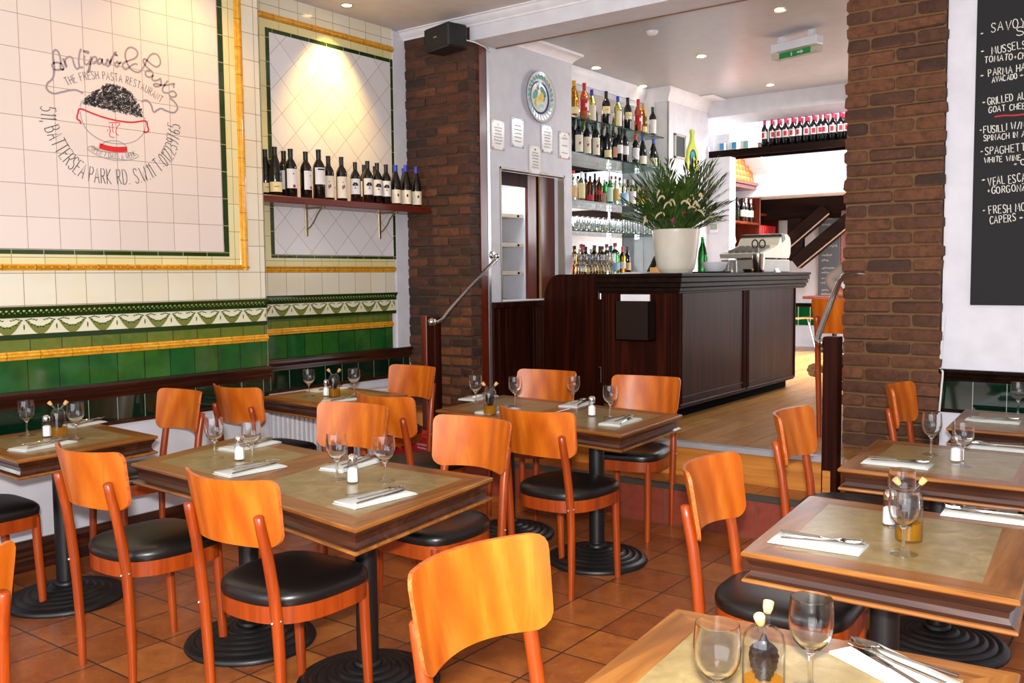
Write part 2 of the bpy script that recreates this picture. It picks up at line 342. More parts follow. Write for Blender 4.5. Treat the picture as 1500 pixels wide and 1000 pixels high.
def goldv(X, y0, y1, z0, z1):
    m = MB(); c = (y0+y1)/2; h = (y1-y0)/2
    pr = [(X-.01, c-h, z0), (X+.006, c-h, z0), (X+.010, c-.6*h, z0), (X+.006, c-.45*h, z0), (X+.016, c-.25*h, z0), (X+.018, c, z0), (X+.016, c+.25*h, z0), (X+.006, c+.45*h, z0), (X+.010, c+.6*h, z0), (X+.006, c+h, z0), (X-.01, c+h, z0)]
    m.prism(pr, (0, 0, z1-z0)); m.m = 1; z = z0+.02
    while z < z1-.02:
        m.ball((X+.013, c, z), .0085, 6, 4, (.7, .55, 1.9)); m.ball((X+.013, c, z+.024), .005, 6, 4, (.7, .9, .6)); z += .043
    NTR[0] += 1; return struct('trim_%d' % NTR[0], m, [M_gold, M_bead], 'upright amber bead moulding on the tiled wall')
def dadorail(X, y0, y1, z0, z1):
    h = z1-z0; m = MB(); pr = [(X-.01, y0, z0), (X+.012, y0, z0), (X+.016, y0, z0+.15*h), (X+.03, y0, z0+.3*h), (X+.034, y0, z0+.42*h), (X+.022, y0, z0+.52*h), (X+.038, y0, z0+.7*h), (X+.044, y0, z0+.86*h), (X+.04, y0, z1), (X-.01, y0, z1)]
    m.prism(pr, (0, y1-y0, 0)); NTR[0] += 1; return struct('trim_%d' % NTR[0], m, M_dado, 'dark wooden dado rail')
def dentil(X, y0, y1, z0, z1):
    h = z1-z0; m = MB(); pr = [(X-.01, y0, z0), (X+.008, y0, z0), (X+.012, y0, z0+.2*h), (X+.006, y0, z0+.3*h), (X+.012, y0, z0+.6*h), (X+.024, y0, z0+.78*h), (X+.028, y0, z0+.9*h), (X+.022, y0, z1), (X-.01, y0, z1)]
    m.prism(pr, (0, y1-y0, 0)); m.m = 1; y = max(y0, 1.7)+.015
    while y < y1-.01:
        m.ball((X+.012, y, z0+.62*h), .0085, 7, 5); m.ball((X+.008, y+.014, z0+.42*h), .005, 6, 4); y += .029
    NTR[0] += 1; return struct('trim_%d' % NTR[0], m, [M_mould, M_moulddot], 'dark green beaded moulding')
def frieze(X, y0, y1, z0, z1, ph):
    m = MB(); m.box((X-.012, y0, z0), (X, y1, z1)); h = z1-z0; P = .17; k = math.floor((max(y0, 1.4)-ph)/P)
    e = X+.0012; e2 = X+.0018
    while ph+k*P < y1:
        a = ph+k*P; k += 1
        def ok(y): return min(max(y, y0), y1)
        if a+P < max(y0, 1.4): continue
        m.m = 1; N = 12; prev = None
        for i in range(N+1):
            u = i/N; s_ = math.sin(PI*u); y = a+.010+(P-.02)*u; zt = z1-.010-.42*h*s_; zb = zt-.008-.42*h*s_
            if prev and y0 <= prev[0] and y <= y1: m.quad((e, prev[0], prev[2]), (e, y, zb), (e, y, zt), (e, prev[0], prev[1]))
            prev = (y, zt, zb)
        m.m = 2
        for i in range(9):       # leaves along the swag, ribbons at its ends
            u = .1+.1*i; s_ = math.sin(PI*u); y = a+.010+(P-.02)*u; z = z1-.012-.42*h*s_-.05*h*(i % 2)
            if y0+.008 < y < y1-.008: m.poly([(e2, y+.008*math.cos(q)*(1 if i % 2 else .7), z+.0045*math.sin(q)) for q in (0, 1.05, 2.1, 3.14, 4.2, 5.2)])
        for i in range(5):
            for sgn in (1, -1):
                y = a+(.012+.013*i if sgn > 0 else P-.012-.013*i); z = z1-.007-.0035*abs(i-2)
                if y0+.008 < y < y1-.008: m.poly([(e2, y+.008*math.cos(q), z+.0035*math.sin(q+.4*sgn)) for q in (0, 1.05, 2.1, 3.14, 4.2, 5.2)])
        if y0+.01 < a < y1-.01: m.poly([(e2, a+.004*math.cos(q), z0+.42*h+.016*math.sin(q)) for q in (0, 1.05, 2.1, 3.14, 4.2, 5.2)])
        m.m = 0
    NTR[0] += 1; return struct('trim_%d' % NTR[0], m, [M_fcream, M_swag, M_leafd], 'cream frieze with green leafy swags', smooth=False, fix=False)
def lower_bands(X, y0, y1, ye, d=0.0):
    band(X, y0, y1, .715, .85, M_dkgreen, 0, 'bottle green wall tiles'); band(X, y0, y1, .695, .717, M_dado, .012, 'slim dark wooden strip')
    dadorail(X, y0, y1, .848, .932)
    band(X, y0, ye[0], .932, 1.095+d, M_green, 0, 'glossy green wall tiles'); goldh(X, y0, ye[0], 1.095+d, 1.138+d)
    band(X, y0, ye[0], 1.138+d, 1.2+d, M_olive, 0, 'mottled olive tiles'); band(X, y0, ye[1], 1.2+d, 1.225+d, M_mould, .004, 'dark green strip')
    frieze(X, y0, ye[1], 1.225+d, 1.31+d, 2.326); dentil(X, y0, ye[1], 1.31+d, 1.368+d)
    band(X, y0, ye[2], 1.368+d, 1.552, M_cream, 0, 'cream wall tiles')
lower_bands(XW, -2.5, 3.87, (3.87, 3.87, 3.87))
lower_bands(XA, 3.87, 5.58, (5.39, 5.43, 5.425), .008)
goldh(XW, -2.5, 3.735, 1.552, 1.585); goldv(XW, 3.682, 3.735, 1.552, 3.3); goldh(XW, -2.5, 3.735, 3.268, 3.3)
band(XW, -2.5, 3.682, 1.585, 1.64, M_strip); band(XW, 3.597, 3.682, 1.64, 3.215, M_strip); band(XW, -2.5, 3.682, 3.215, 3.268, M_strip)
band(XW, -2.5, 3.597, 1.636, 1.664, M_border, .002); band(XW, 3.56, 3.597, 1.663, 3.192, M_border, .002); band(XW, -2.5, 3.597, 3.192, 3.215, M_border, .002)
band(XW, -2.5, 3.56, 1.663, 3.192, M_pink, 0, 'white tiled panel carrying the painted sign')
band(XW, 3.735, 3.87, 1.552, 3.3, M_cream); band(XW, -2.5, 3.87, 3.3, 3.5, M_cream)
m = MB(); m.box((XA-.01, 3.866, .932), (XW, 3.872, 3.5)); struct('trim_corner', m, M_cream, 'tiled edge of the left wall', smooth=False)
goldh(XA, 3.87, 5.43, 1.54, 1.582); goldh(XA, 3.87, 5.45, 3.266, 3.31)
band(XA, 3.87, 5.43, 1.582, 1.64, M_strip); band(XA, 3.87, 4.2, 1.64, 3.21, M_strip); band(XA, 3.87, 5.45, 3.21, 3.266, M_strip)
band(XA, 4.2, 5.447, 1.64, 1.665, M_border, .002); band(XA, 4.2, 4.232, 1.665, 3.183, M_border, .002); band(XA, 5.418, 5.447, 1.665, 3.183, M_border, .002); band(XA, 4.2, 5.447, 3.183, 3.21, M_border, .002)
band(XA, 4.232, 5.418, 1.665, 3.183, M_diag, 0, 'white panel of diagonal tiles in the alcove'); band(XA, 3.87, 5.45, 3.31, 3.5, M_cream)
# skirting
def skirt(name, X, y0, y1):
    m = MB(); m.prism([(X-.012, y0, 0), (X+.03, y0, 0), (X+.03, y0, .06), (X+.02, y0, .07), (X+.024, y0, .085), (X+.014, y0, .1), (X+.02, y0, .12), (X+.008, y0, .14), (X+.008, y0, .157), (X-.012, y0, .157)], (0, y1-y0, 0))
    return struct(name, m, M_dado, 'dark moulded skirting board')
skirt('baseboard_left', XW, -2.5, 3.87); skirt('baseboard_alcove', XA, 3.87, 5.58)
# ---- brick piers
def brickmat(name, stops, rough=.85):
    t = NT(name); g = t.n('ShaderNodeNewGeometry'); c = t.ramp(g.outputs['Random Per Island'], stops)
    v = t.coord(); a = t.noise(v, 26, 5, .4, .65); b = t.noise(v, 110, 3)
    c = t.mix(c, S(38, 22, 16), t.ramp(a, [(.4, (0, 0, 0, 1)), (.75, (.75, .75, .75, 1))])); c = t.mix(c, S(150, 92, 56), t.ramp(b, [(.62, (0, 0, 0, 1)), (.85, (.45, .45, .45, 1))]))
    t.col(c); t.bump(a, .5, .006); t.set(Roughness=rough); return t.m
M_brickR = brickmat('brown_brick', [(0, S(64, 38, 24)), (.35, S(88, 52, 30)), (.7, S(104, 62, 35)), (1, S(54, 34, 24))])
M_brickL = brickmat('dark_brick', [(0, S(84, 44, 28)), (.3, S(58, 36, 26)), (.6, S(108, 62, 34)), (.8, S(74, 42, 28)), (1, S(44, 30, 24))])
M_mortR = flat('sandy_mortar', S(104, 76, 46), .95); M_mortL = flat('grey_mortar', S(72, 56, 42), .95)
def pier(name, x0, x1, yf, yb, z0, z1, mats, rowA, rowB, side, label, jit):
    m = MB(); m.m = 1; m.box((x0+.006, yf+.012, z0), (x1-.006, yb, z1)); m.m = 0; z = z0; k = 0; H = .0787
    def brick(a, b, zb, zt, y0, y1):
        j = lambda s_=.004: rnd.uniform(-s_, s_)
        ps = []
        for X, sx in ((a, 1), (b, -1)):
            for Y, sy in ((y0, 1), (y1, -1)):
                for Z, sz in ((zb, 1), (zt, -1)):
                    X2, Y2, Z2 = X+j(), Y+j(.003), Z+j(.003)
                    ps += [(X2, Y2+sy*.007, Z2+sz*.01), (X2+sx*.012, Y2, Z2+sz*.01), (X2+sx*.014, Y2+sy*.007, Z2)]
        m.hull(ps)
    while z < z1-.02:
        x = x0; row = rowA if k % 2 == 0 else rowB; k += 1; zt = min(z+H, z1)
        for i, wd in enumerate(row):
            a, b = x, min(x+wd, x1); x += wd
            e0 = rnd.uniform(-jit, jit) if i == 0 else .005; e1 = rnd.uniform(-jit, jit) if i == len(row)-1 else -.005
            brick(a+e0, b+e1, z+.005, zt-.006, yf+rnd.uniform(-.006, .004), yf+.08)
        if side:
            y = yf+.005
            while y < yb-.02: brick(x1-.08, x1+rnd.uniform(-.003, .005), z+.005, zt-.006, y+(.09 if k % 2 else .0), min(y+.2, yb)); y += .21
        z = zt
    return struct(name, m, mats, label)
pier('wall_brick_pillar', -1.70, -1.165, YB-.02, 5.78, 0, 3.46, [M_brickR, M_mortR], (.27, .265), (.13, .25, .155), False, 'brown brick pillar right of the steps', .009)
pier('wall_brick_pier', -5.2, -4.546, YB, 5.72, 0, 3.46, [M_brickL, M_mortL], (.22, .22, .214), (.11, .22, .22, .104), True, 'dark brick pier between the alcove and the bar', .004)
m = MB(); m.prism([(-5.215, 5.445, .932), (-5.193, 5.445, .932), (-5.193, 5.585, .932), (-5.215, 5.585, .932)], (0, 0, 2.5)); struct('trim_plaster_strip', m, M_plaster, 'white plaster strip beside the brick pier', smooth=False)
# ---- ceiling, beam and cornices
m = MB(); m.box((-5.6, -2.6, ZC), (3, 5.6, 3.6)); struct('ceiling', m, M_ceil, 'ceiling of the front dining room')
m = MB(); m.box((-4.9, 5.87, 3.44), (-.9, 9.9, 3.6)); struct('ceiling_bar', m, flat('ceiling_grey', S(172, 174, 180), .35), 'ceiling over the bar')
m = MB(); m.box((-4.52, YB, 3.275), (3, 5.88, 3.6)); struct('wall_beam', m, M_plaster, 'white boxed beam over the steps', smooth=False)
m = MB(); m.box((-4.5, 5.872, 3.268), (-1.6, 5.884, 3.278)); struct('trim_beam_edge', m, flat('beam_crack', S(120, 84, 60), .8), 'brown line along the beam edge', smooth=False)
def cornice(name, pts, prof, label):    # pts: path in plan with inward offsets, prof: (offset, z)
    m = MB(); rings = []
    for (p, d) in pts: rings.append([(p[0]+d[0]*o_, p[1]+d[1]*o_, z) for o_, z in prof])
    m.loft(rings); return struct(name, m, M_trimw, label)
PRC = [(0, 3.377), (.012, 3.377), (.016, 3.39), (.03, 3.40), (.05, 3.42), (.056, 3.432), (.07, 3.437), (.07, 3.447), (0, 3.447)]
cornice('trim_cornice', [((-5.2, YB), (0, -1)), ((3, YB), (0, -1))], PRC, 'white moulded cornice over the pier and beam')
# ---- right wall
YR = 5.60
m = MB(); m.box((-1.165, YR, 0), (3, YR+.15, 3.5)); struct('wall_back', m, M_plaster, 'white wall right of the brick pillar', smooth=False)
m = MB(); m.box((2.9, -2.6, 0), (3.05, 5.7, 3.5)); struct('wall_right', m, M_plaster, 'right wall of the dining room', smooth=False)
M_dkgX = tile('bottle_green_tiles_back', 'XZY', .168, .24, S(4, 30, 18), S(8, 38, 22), S(150, 160, 150), .0018, (1.165, -.71), .06, None, coat=.5)
m = MB(); m.box((-1.165, YR-.008, .73), (3, YR+.01, .9)); struct('trim_back_tiles', m, M_dkgX, 'bottle green tiles on the back wall', smooth=False)
m = MB(); m.prism([(-1.165, YR+.01, .89), (-1.165, YR-.014, .89), (-1.165, YR-.02, .905), (-1.165, YR-.034, .915), (-1.165, YR-.024, .925), (-1.165, YR-.04, .94), (-1.165, YR-.042, .955), (-1.165, YR+.01, .955)], (4.1, 0, 0)); struct('trim_back_dado', m, M_mahogX, 'dark dado rail on the back wall')
m = MB(); m.cbox((-1.165, YR-.016, .712), (3, YR+.01, .732)); struct('trim_back_strip', m, M_mahogX, 'slim dark strip under the back wall tiles')
m = MB(); m.cbox((-1.165, YR-.022, 0), (3, YR+.01, .15)); struct('baseboard_back', m, M_trimw, 'white skirting of the back wall')
# ---- bar side wall with the serving hatch
XH = -4.546
m = MB()
m.box((XH-.1, 5.84, .455), (XH, 5.98, 3.445)); m.box((XH-.1, 6.9, .455), (XH, 7.03, 3.445)); m.box((XH-.1, 5.98, 2.36), (XH, 6.9, 3.445)); m.box((XH-.1, 5.98, .455), (XH, 6.9, 1.295))
struct('wall_hatch', m, M_plaster, 'white wall with the serving hatch', smooth=False)
m = MB(); m.box((XH-.02, 5.80, .455), (XH+.012, 5.832, 3.275)); struct('trim_metal_edge', m, flat('aluminium', S(190, 190, 192), .3, .8), 'bare metal edging strip', smooth=False)
m = MB(); m.box((XH-.05, 5.712, .455), (XH+.008, 5.80, 3.275)); struct('trim_post', m, M_redwood, 'red-brown wooden door post', smooth=False)
M_alu = flat('aluminium', S(190, 190, 192), .3, .8)
m = MB(); m.box((XH-.06, 5.972, 1.29), (XH+.006, 5.985, 2.372)); m.box((XH-.06, 6.895, 1.29), (XH+.006, 6.91, 2.372)); m.box((XH-.06, 5.972, 2.355), (XH+.006, 6.91, 2.372)); struct('window_1', m, flat('hatch_trim', S(150, 140, 128), .4, .3), 'metal trimmed frame of the serving hatch', smooth=False)
PRC2 = [(0, 3.36), (.01, 3.36), (.016, 3.375), (.04, 3.395), (.065, 3.415), (.08, 3.42), (.085, 3.447), (0, 3.447)]
cornice('trim_hatch_cornice', [((XH, 5.885), (1, 0)), ((XH, 7.03), (1, 1)), ((XH-.3, 7.03), (0, 1))], PRC2, 'white cornice above the serving hatch')
# closet seen through the hatch
m = MB(); m.box((-5.55, 5.75, 1.2), (-5.5, 7.02, 2.6)); m.box((-5.5, 6.99, 1.2), (-4.7, 7.02, 2.6)); m.box((-5.5, 5.75, 2.5), (-4.7, 7.02, 2.6)); m.box((-5.5, 5.75, 1.2), (-4.7, 7.02, 1.285)); m.box((-5.5, 5.75, 1.2), (-4.7, 5.8, 2.6))
struct('wall_closet', m, M_plaster, 'white closet behind the serving hatch', smooth=False)
# dark boarded lower wall
m = MB(); m.box((XH, 5.835, .455), (XH+.03, 7.03, 1.25)); m.cbox((XH, 5.835, 1.24), (XH+.05, 7.03, 1.288), .006)
for y in (5.9, 6.0, 6.38, 6.42, 6.52, 6.56): m.tube([(XH+.03, y, .47), (XH+.03, y, 1.23)], .009, 8)
struct('trim_boarding', m, M_mahog, 'dark boarding under the serving hatch')
# ---- back-bar alcove
XM = -4.815; YE = 8.88
t = NT('mirror'); t.set(Base_Color=(.86, .9, .89, 1), Metallic=1, Roughness=.02); M_mirror = t.m
m = MB(); m.box((XM-.15, 7.03, .455), (XM-.006, YE+.1, 3.445)); struct('wall_backbar', m, M_plaster, 'wall behind the bar shelves', smooth=False)
m = MB(); m.box((XM-.006, 7.035, 1.5), (XM, YE-.005, 3.25)); o = struct('trim_mirror', m, M_mirror, 'mirror behind the glass bar shelves', smooth=False)
m = MB(); m.box((XM, YE, .455), (XH-.121, YE+.1, 3.445)); struct('wall_backbar_end', m, M_plaster, 'white end wall of the bar shelves', smooth=False)
m = MB(); m.cbox((XM, YE-.03, 1.5), (XM+.12, YE-.001, 3.35), .004); struct('trim_backbar_end', m, M_trimw, 'white upright at the end of the bar shelves')
cornice('trim_backbar_cornice', [((XM, 7.04), (1, 0)), ((XM, YE), (1, -1)), ((XH, YE), (1, -1)), ((XH, 9.86), (1, 0))], [(0, 3.3), (.012, 3.3), (.02, 3.34), (.04, 3.37), (.06, 3.40), (.066, 3.44), (0, 3.445)], 'white cornice along the bar wall')
m = MB(); m.box((XH-.12, YE, .455), (XH, 9.87, 3.445)); struct('wall_bar_left', m, M_plaster, 'white wall past the bar shelves', smooth=False)
m = MB(); m.box((XH-.004, YE-.004, 1.5), (XH+.01, YE+.012, 3.3)); struct('trim_wall_corner', m, flat('corner_trim', S(160, 150, 140), .4, .4), 'metal corner strip on the bar wall', smooth=False)
# ---- header and back room
m = MB(); m.prism([(-4.6, 9.86, 3.445), (-4.6, 9.86, 3.25), (-4.6, 10.02, 3.17), (-4.6, 10.02, 3.445)], (3.7, 0, 0)); struct('wall_header', m, M_plaster, 'white header over the way to the back room', smooth=False)
m = MB(); m.box((-4.6, 9.86, .455), (-4.28, 10.02, 2.80)); struct('wall_jamb', m, M_plaster, 'white jamb of the back room opening', smooth=False)
m = MB(); m.box((-5.3, 10.0, .455), (-5.2, 13.1, 4.6)); struct('wall_rear_left', m, M_plaster, 'left wall of the back room', smooth=False)
m = MB(); m.box((-5.3, 13.0, .455), (-.9, 13.1, 2.6)); struct('wall_rear', m, M_plaster, 'far wall of the back room', smooth=False)
m = MB(); m.box((-.96, 5.76, .455), (-.9, 13.1, 4.6)); m.box((-1.165, 5.752, .455), (-.9, 5.78, 3.445)); struct('wall_rear_right', m, M_plaster, 'right wall of the back room', smooth=False)
m = MB(); m.box((-5.3, 11.8, 2.5), (-.9, 13.1, 2.79)); struct('wall_bulkhead', m, M_plaster, 'white bulkhead under the skylight', smooth=False)
def sl(y): return 2.79+(11.8-y)*.72
m = MB(); x0, x1 = -4.593, -1.5
def slab(xa, xb, ya, yb): m.prism([(xa, ya, sl(ya)), (xa, yb, sl(yb)), (xa, yb, sl(yb)+.06), (xa, ya, sl(ya)+.06)], (xb-xa, 0, 0))
slab(-5.3, x0, 9.9, 11.85); slab(x1, -.9, 9.9, 11.85); slab(x0, x1, 9.9, 10.15); slab(x0, x1, 11.76, 11.85)
m.box((-4.6, 9.9, 3.4), (-.9, 10.02, 4.6)); m.box((-5.3, 11.85, 2.7), (-.9, 11.9, 3.0)); struct('ceiling_rear', m, M_plaster, 'sloping white ceiling with the skylight opening', smooth=False)
m = MB(); m.prism([(-3.18, 10.15, sl(10.15)), (-3.18, 11.76, sl(11.76)), (-3.18, 11.76, sl(11.76)+.05), (-3.18, 10.15, sl(10.15)+.05)], (.04, 0, 0)); struct('window_2', m, M_trimw, 'white glazing bar of the skylight', smooth=False)
m = MB(); m.box((-5.3, 12.985, .76), (-.9, 13.0, 1.02)); struct('trim_rear_tiles', m, tile('rear_green_tiles', 'XZY', .17, .3, S(10, 92, 44), S(6, 70, 36), S(190, 200, 190), .006, (0, -.74), .1), 'green tiles on the far wall', smooth=False)
m = MB(); m.cbox((-5.3, 12.97, 1.02), (-.9, 13.0, 1.07)); struct('trim_rear_dado', m, M_mahogX, 'dark dado rail on the far wall')
# dark timbers across the back room
def beamx(mb, a, b, hw):
    a, b = Vector(a), Vector(b); d = (b-a); L = d.length; q = d.to_track_quat('X', 'Z').to_matrix().to_4x4(); q.translation = (a+b)/2; mb.xbox(q, L/2, min(hw, .07), hw, .008)
m = MB(); m.cbox((-5.2, 12.35, 2.215), (-.95, 12.5, 2.495), .01); struct('trim_tie_beam', m, M_beam, 'dark horizontal timber across the back room')
for k, (x0_, y0_, x1_, y1_, hw, nm) in enumerate(((1122, 384, 1212, 306, .085, 'left dark diagonal brace'), (1166, 386, 1256, 312, .085, 'right dark diagonal brace'))):
    a_, b_ = aty(x0_, y0_, 12.3), aty(x1_, y1_, 12.3); n_ = Vector((b_.z-a_.z, 0, a_.x-b_.x)).normalized()
    m = MB(); beamx(m, a_, b_, hw); m.m = 1; q_ = n_*(hw-.006)+Vector((0, -.075, 0)); beamx(m, a_+q_, b_+q_, .009); struct('trim_brace_%d' % (k+1), m, [M_beam, flat('pale_brace_edge', S(150, 128, 106), .7)], nm)  # thin pale strip along the lower right edge of each brace
m = MB(); m.cbox((-4.50, 12.26, 1.66), (-4.30, 12.40, 2.22), .012); struct('trim_hanging_post', m, M_beam, 'short dark hanging post')
m = MB(); m.cbox((-3.8, 12.28, 1.5), (-3.6, 12.46, 2.3), .012); struct('trim_hanging_post_2', m, M_redwood, 'red-brown post at the far right')
# ================================================================== CHAIRS
def panel_pt(u, v, side):   # u -1..1, v 0..1; side +1 front, -1 rear
    H_, r = .212, .05-.02*v; z = v*H_; d = min(z, H_-z); hw = .222-.016*(1-v)
    w_ = hw-r+math.sqrt(max(0, r*r-(r-d)**2)) if d < r else hw
    x = u*w_; y = -.27-.045*v+.08*(x/.217)**2
    zz = .668+z-.012*(x/.217)**2*(1-v)+.006*(x/.217)**2*v
    return Vector((x, y+side*.0065, zz))
def chair_proto():
    t = thing('dining_chair', '', 'chair')
    m = MB(); nu, nv = 22, 14; vs = [.5-.5*math.cos(PI*j/nv) for j in range(nv+1)]
    F = [[panel_pt(-1+2*i/nu, v, 1) for i in range(nu+1)] for v in vs]; B = [[panel_pt(-1+2*i/nu, v, -1) for i in range(nu+1)] for v in vs]
    def grid(G, flip):
        n = nu+1; fs = []
        for j in range(nv):
            for i in range(nu):
                q = (j*n+i, j*n+i+1, (j+1)*n+i+1, (j+1)*n+i); fs.append(q[::-1] if flip else q)
        m.add([p for row in G for p in row], fs)
    grid(F, True); grid(B, False); m.m = 1
    edge = [(0, i) for i in range(nu+1)]+[(j, nu) for j in range(1, nv+1)]+[(nv, i) for i in range(nu-1, -1, -1)]+[(j, 0) for j in range(nv-1, 0, -1)]
    k = len(edge); m.add([F[j][i] for j, i in edge]+[B[j][i] for j, i in edge], [(i, (i+1) % k, k+(i+1) % k, k+i) for i in range(k)])
    m.build('backrest', [M_beech, M_beechedge], t, fix=False)
    def outline(s_, z, n=40, ins=0):
        o = []
        for i in range(n):
            a = 2*PI*i/n; c, s2 = math.cos(a), math.sin(a); e = 4.2 if s2 > 0 else 2.7
            rr = (abs(c)**e+abs(s2)**e)**(-1/e); o.append((rr*c*(.214-ins)*s_*(1 if s2 > 0 else 1-.06*abs(s2)), .012+rr*s2*(.215-ins)*s_, z))
        return o
    m = MB(); m.loft([outline(1, .452), outline(1.012, .462), outline(1.015, .473), outline(1.0, .486), outline(.95, .496), outline(.82, .503), outline(.5, .507), outline(.15, .508)]); m.build('seat', M_leather, t, ang=60)
    m = MB(); m.loft([outline(1, .395, ins=.02), outline(1, .395), outline(1.0, .455), outline(1, .455, ins=.02)], True, True); m.build('seat_frame', M_beechleg, t)
    for sx in (-1, 1):
        m = MB(); m.tube([(sx*.168, .188, .44), (sx*.169, .192, .3), (sx*.170, .200, .12), (sx*.170, .205, 0)], [.0195, .019, .0175, .015], 14); m.build('leg', M_beechleg, t, ang=50)
        m = MB(); P = [(sx*.172, -.2, 0), (sx*.175, -.2, .16), (sx*.178, -.205, .32), (sx*.179, -.212, .43), (sx*.177, -.222, .53), (sx*.173, -.238, .64), (sx*.1715, -.249, .69), (sx*.1705, -.259, .735), (sx*.1695, -.266, .768), (sx*.1695, -.267, .773)]
        m.tube(P, [.0145, .017, .0185, .0192, .019, .0184, .018, .0174, .0167, .012], 14); lg = m.build('leg', M_beechleg, t, ang=50)
        m = MB(); m.ball((sx*.179, -.2312, .425), .0062, 10, 6); m.ball((sx*.1982, -.212, .43), .005, 8, 6); m.build('screw', M_chrome, lg)
    return t
CH = Proto(chair_proto())
def chair(x, y, deg, label): return CH.put((x, y, 0), R(deg), label, 'bentwood dining chairs')
chair(-3.303, 2.031, .7, 'orange plywood chair on the near side of the left half of the pushed-together tables')
chair(-2.480, 2.038, 2.4, 'orange plywood chair on the near side of the right half of the pushed-together tables')
chair(-2.531, 2.862, 178, 'orange plywood chair tucked under the far side of the right pushed-together table')
chair(-3.277, 2.902, -174, 'orange plywood chair on the far side of the pushed-together tables, left of its twin')
chair(-4.541, 2.762, 176, 'chair against the left wall with its backrest below the dado tiles')
chair(-4.365, 1.837, -2, 'chair cut by the left frame edge, showing only black seat and front legs')
chair(-4.470, 3.568, -.4, 'chair with its back to us before the table by the white radiator')
chair(-4.378, 4.482, 178, 'chair between the radiator table and the brick pier, backrest facing us')
chair(-3.443, 3.738, -2.4, 'chair on the near side of the long double table, red box behind it')
chair(-3.385, 4.715, -176, 'chair on the far side of the long double table, nearest the bar gate')
chair(-2.463, 3.735, -2, 'chair pulled out before the long double table, seen whole from behind')
chair(-2.65, 4.73, -172, 'chair on the far side of the long double table, in front of the bar counter')
chair(-1.033, 2.825, -86.6, 'chair tucked at the left of the table with the yellow oil bottle')
chair(-1.205, 4.062, -88.4, 'chair before the dark newel post at the second right-hand table')
chair(-1.062, 5.320, -89.9, 'chair standing against the right brick pillar')
chair(-2.505, .825, 90, 'chair at the lower left frame edge with just a backrest corner in view')
chair(-1.037, 1.565, -95, 'nearest chair, its pale lit backrest in the foreground')
# ================================================================== TABLES
def table(q, pole, label, group='square pedestal tables'):
    ctr = sum((Vector((p[0], p[1], 0)) for p in q), Vector())/4
    t = thing('dining_table', label, 'table', ctr, 0, group)
    Q = [Vector((p[0], p[1], 0))-ctr for p in q]       # near-left, near-right, far-right, far-left
    def off(d):
        n = 4; o = []
        for i in range(n):
            p = Q[i]; e1 = (Q[i]-Q[i-1]).normalized(); e2 = (Q[(i+1) % n]-Q[i]).normalized()
            n1 = Vector((-e1.y, e1.x, 0)); n2 = Vector((-e2.y, e2.x, 0)); k = d/(1+n1.dot(n2)); o.append(p+(n1+n2)*k)
        return o
    def ring(d, z): return [v+Vector((0, 0, z)) for v in off(d)]
    m = MB()
    O, I = ring(.004, .75), ring(.088, .75)
    for i in range(4):
        m.m = i % 2; j = (i+1) % 4; m.quad(O[i], O[j], I[j], I[i])
    E_ = [ring(.004, .75), ring(0, .746), ring(0, .738), ring(.004, .734)]
    for a, b in zip(E_, E_[1:]):
        for i in range(4): m.m = i % 2; j = (i+1) % 4; m.quad(a[i], a[j], b[j], b[i])
    m.build('tabletop', [M_tableX, M_tableY], t, ang=40)
    m = MB(); m.poly([v+Vector((0, 0, .7502)) for v in off(.086)]); m.add([v+Vector((0, 0, .735)) for v in off(.086)], [(3, 2, 1, 0)]); m.build('inlay', M_lam, t, smooth=False)
    m = MB(); E_ = [ring(.006, .736), ring(.009, .733), ring(.012, .724), ring(.022, .71), ring(.024, .695), ring(.018, .682), ring(.008, .676)]
    for a, b in zip(E_, E_[1:]):
        for i in range(4): j = (i+1) % 4; m.quad(a[i], a[j], b[j], b[i])
    m.m = 1; E_ = [ring(.008, .676), ring(.003, .674), ring(.002, .667), ring(.006, .663), ring(.05, .663)]
    for a, b in zip(E_, E_[1:]):
        for i in range(4): j = (i+1) % 4; m.quad(a[i], a[j], b[j], b[i])
    m.m = 0; m.poly([v+Vector((0, 0, .664)) for v in off(.05)]); m.build('apron', [M_cove, M_tableX], t, ang=75)
    pc = Vector((pole[0], pole[1], 0))-ctr; MT = Matrix.Translation(pc)
    m = MB(); m.lathe([(.04, .06), (.04, .66), (.12, .662), (.12, .667)], 24, MT); m.build('pole', M_black, t)
    m = MB(); pr = [(.262, 0), (.266, .008), (.258, .022)]
    for k in range(6):
        r0 = .25-.034*k; z0 = .024+.009*k; pr += [(r0, z0), (r0-.008, z0+.007), (r0-.020, z0+.008), (r0-.028, z0+.003)]
    pr += [(.052, .078), (.05, .09), (.04, .094), (.0, .094)]; m.lathe(pr, 48, MT); m.build('base', M_black, t, ang=60)
    return t
table([(-4.65, 1.88), (-3.955, 1.84), (-4.01, 2.53), (-4.72, 2.58)], (-4.26, 2.18), 'small table by the left wall under the painted sign')
table([(-3.501, 2.082), (-2.808, 2.035), (-2.95, 2.69), (-3.66, 2.755)], (-3.12, 2.36), 'left half of the two tables pushed together in the middle of the room')
table([(-2.802, 2.03), (-2.006, 1.902), (-2.103, 2.70), (-2.944, 2.69)], (-2.435, 2.36), 'right half of the two pushed-together tables, its corner nearest us')
table([(-3.448, 3.907), (-2.806, 3.832), (-2.852, 4.562), (-3.52, 4.63)], (-3.19, 4.237), 'left half of the long double table before the steps')
table([(-2.80, 3.831), (-2.162, 3.757), (-2.207, 4.489), (-2.846, 4.561)], (-2.517, 4.116), 'right half of the long double table before the bar counter')
table([(-4.79, 3.72), (-4.10, 3.66), (-4.065, 4.34), (-4.76, 4.41)], (-4.43, 4.03), 'table in the alcove corner in front of the radiator')
table([(-.979, 2.344), (-.308, 2.342), (-.365, 3.07), (-1.043, 3.075)], (-.70, 2.72), 'worn table at the right with the yellow oil bottle on it')
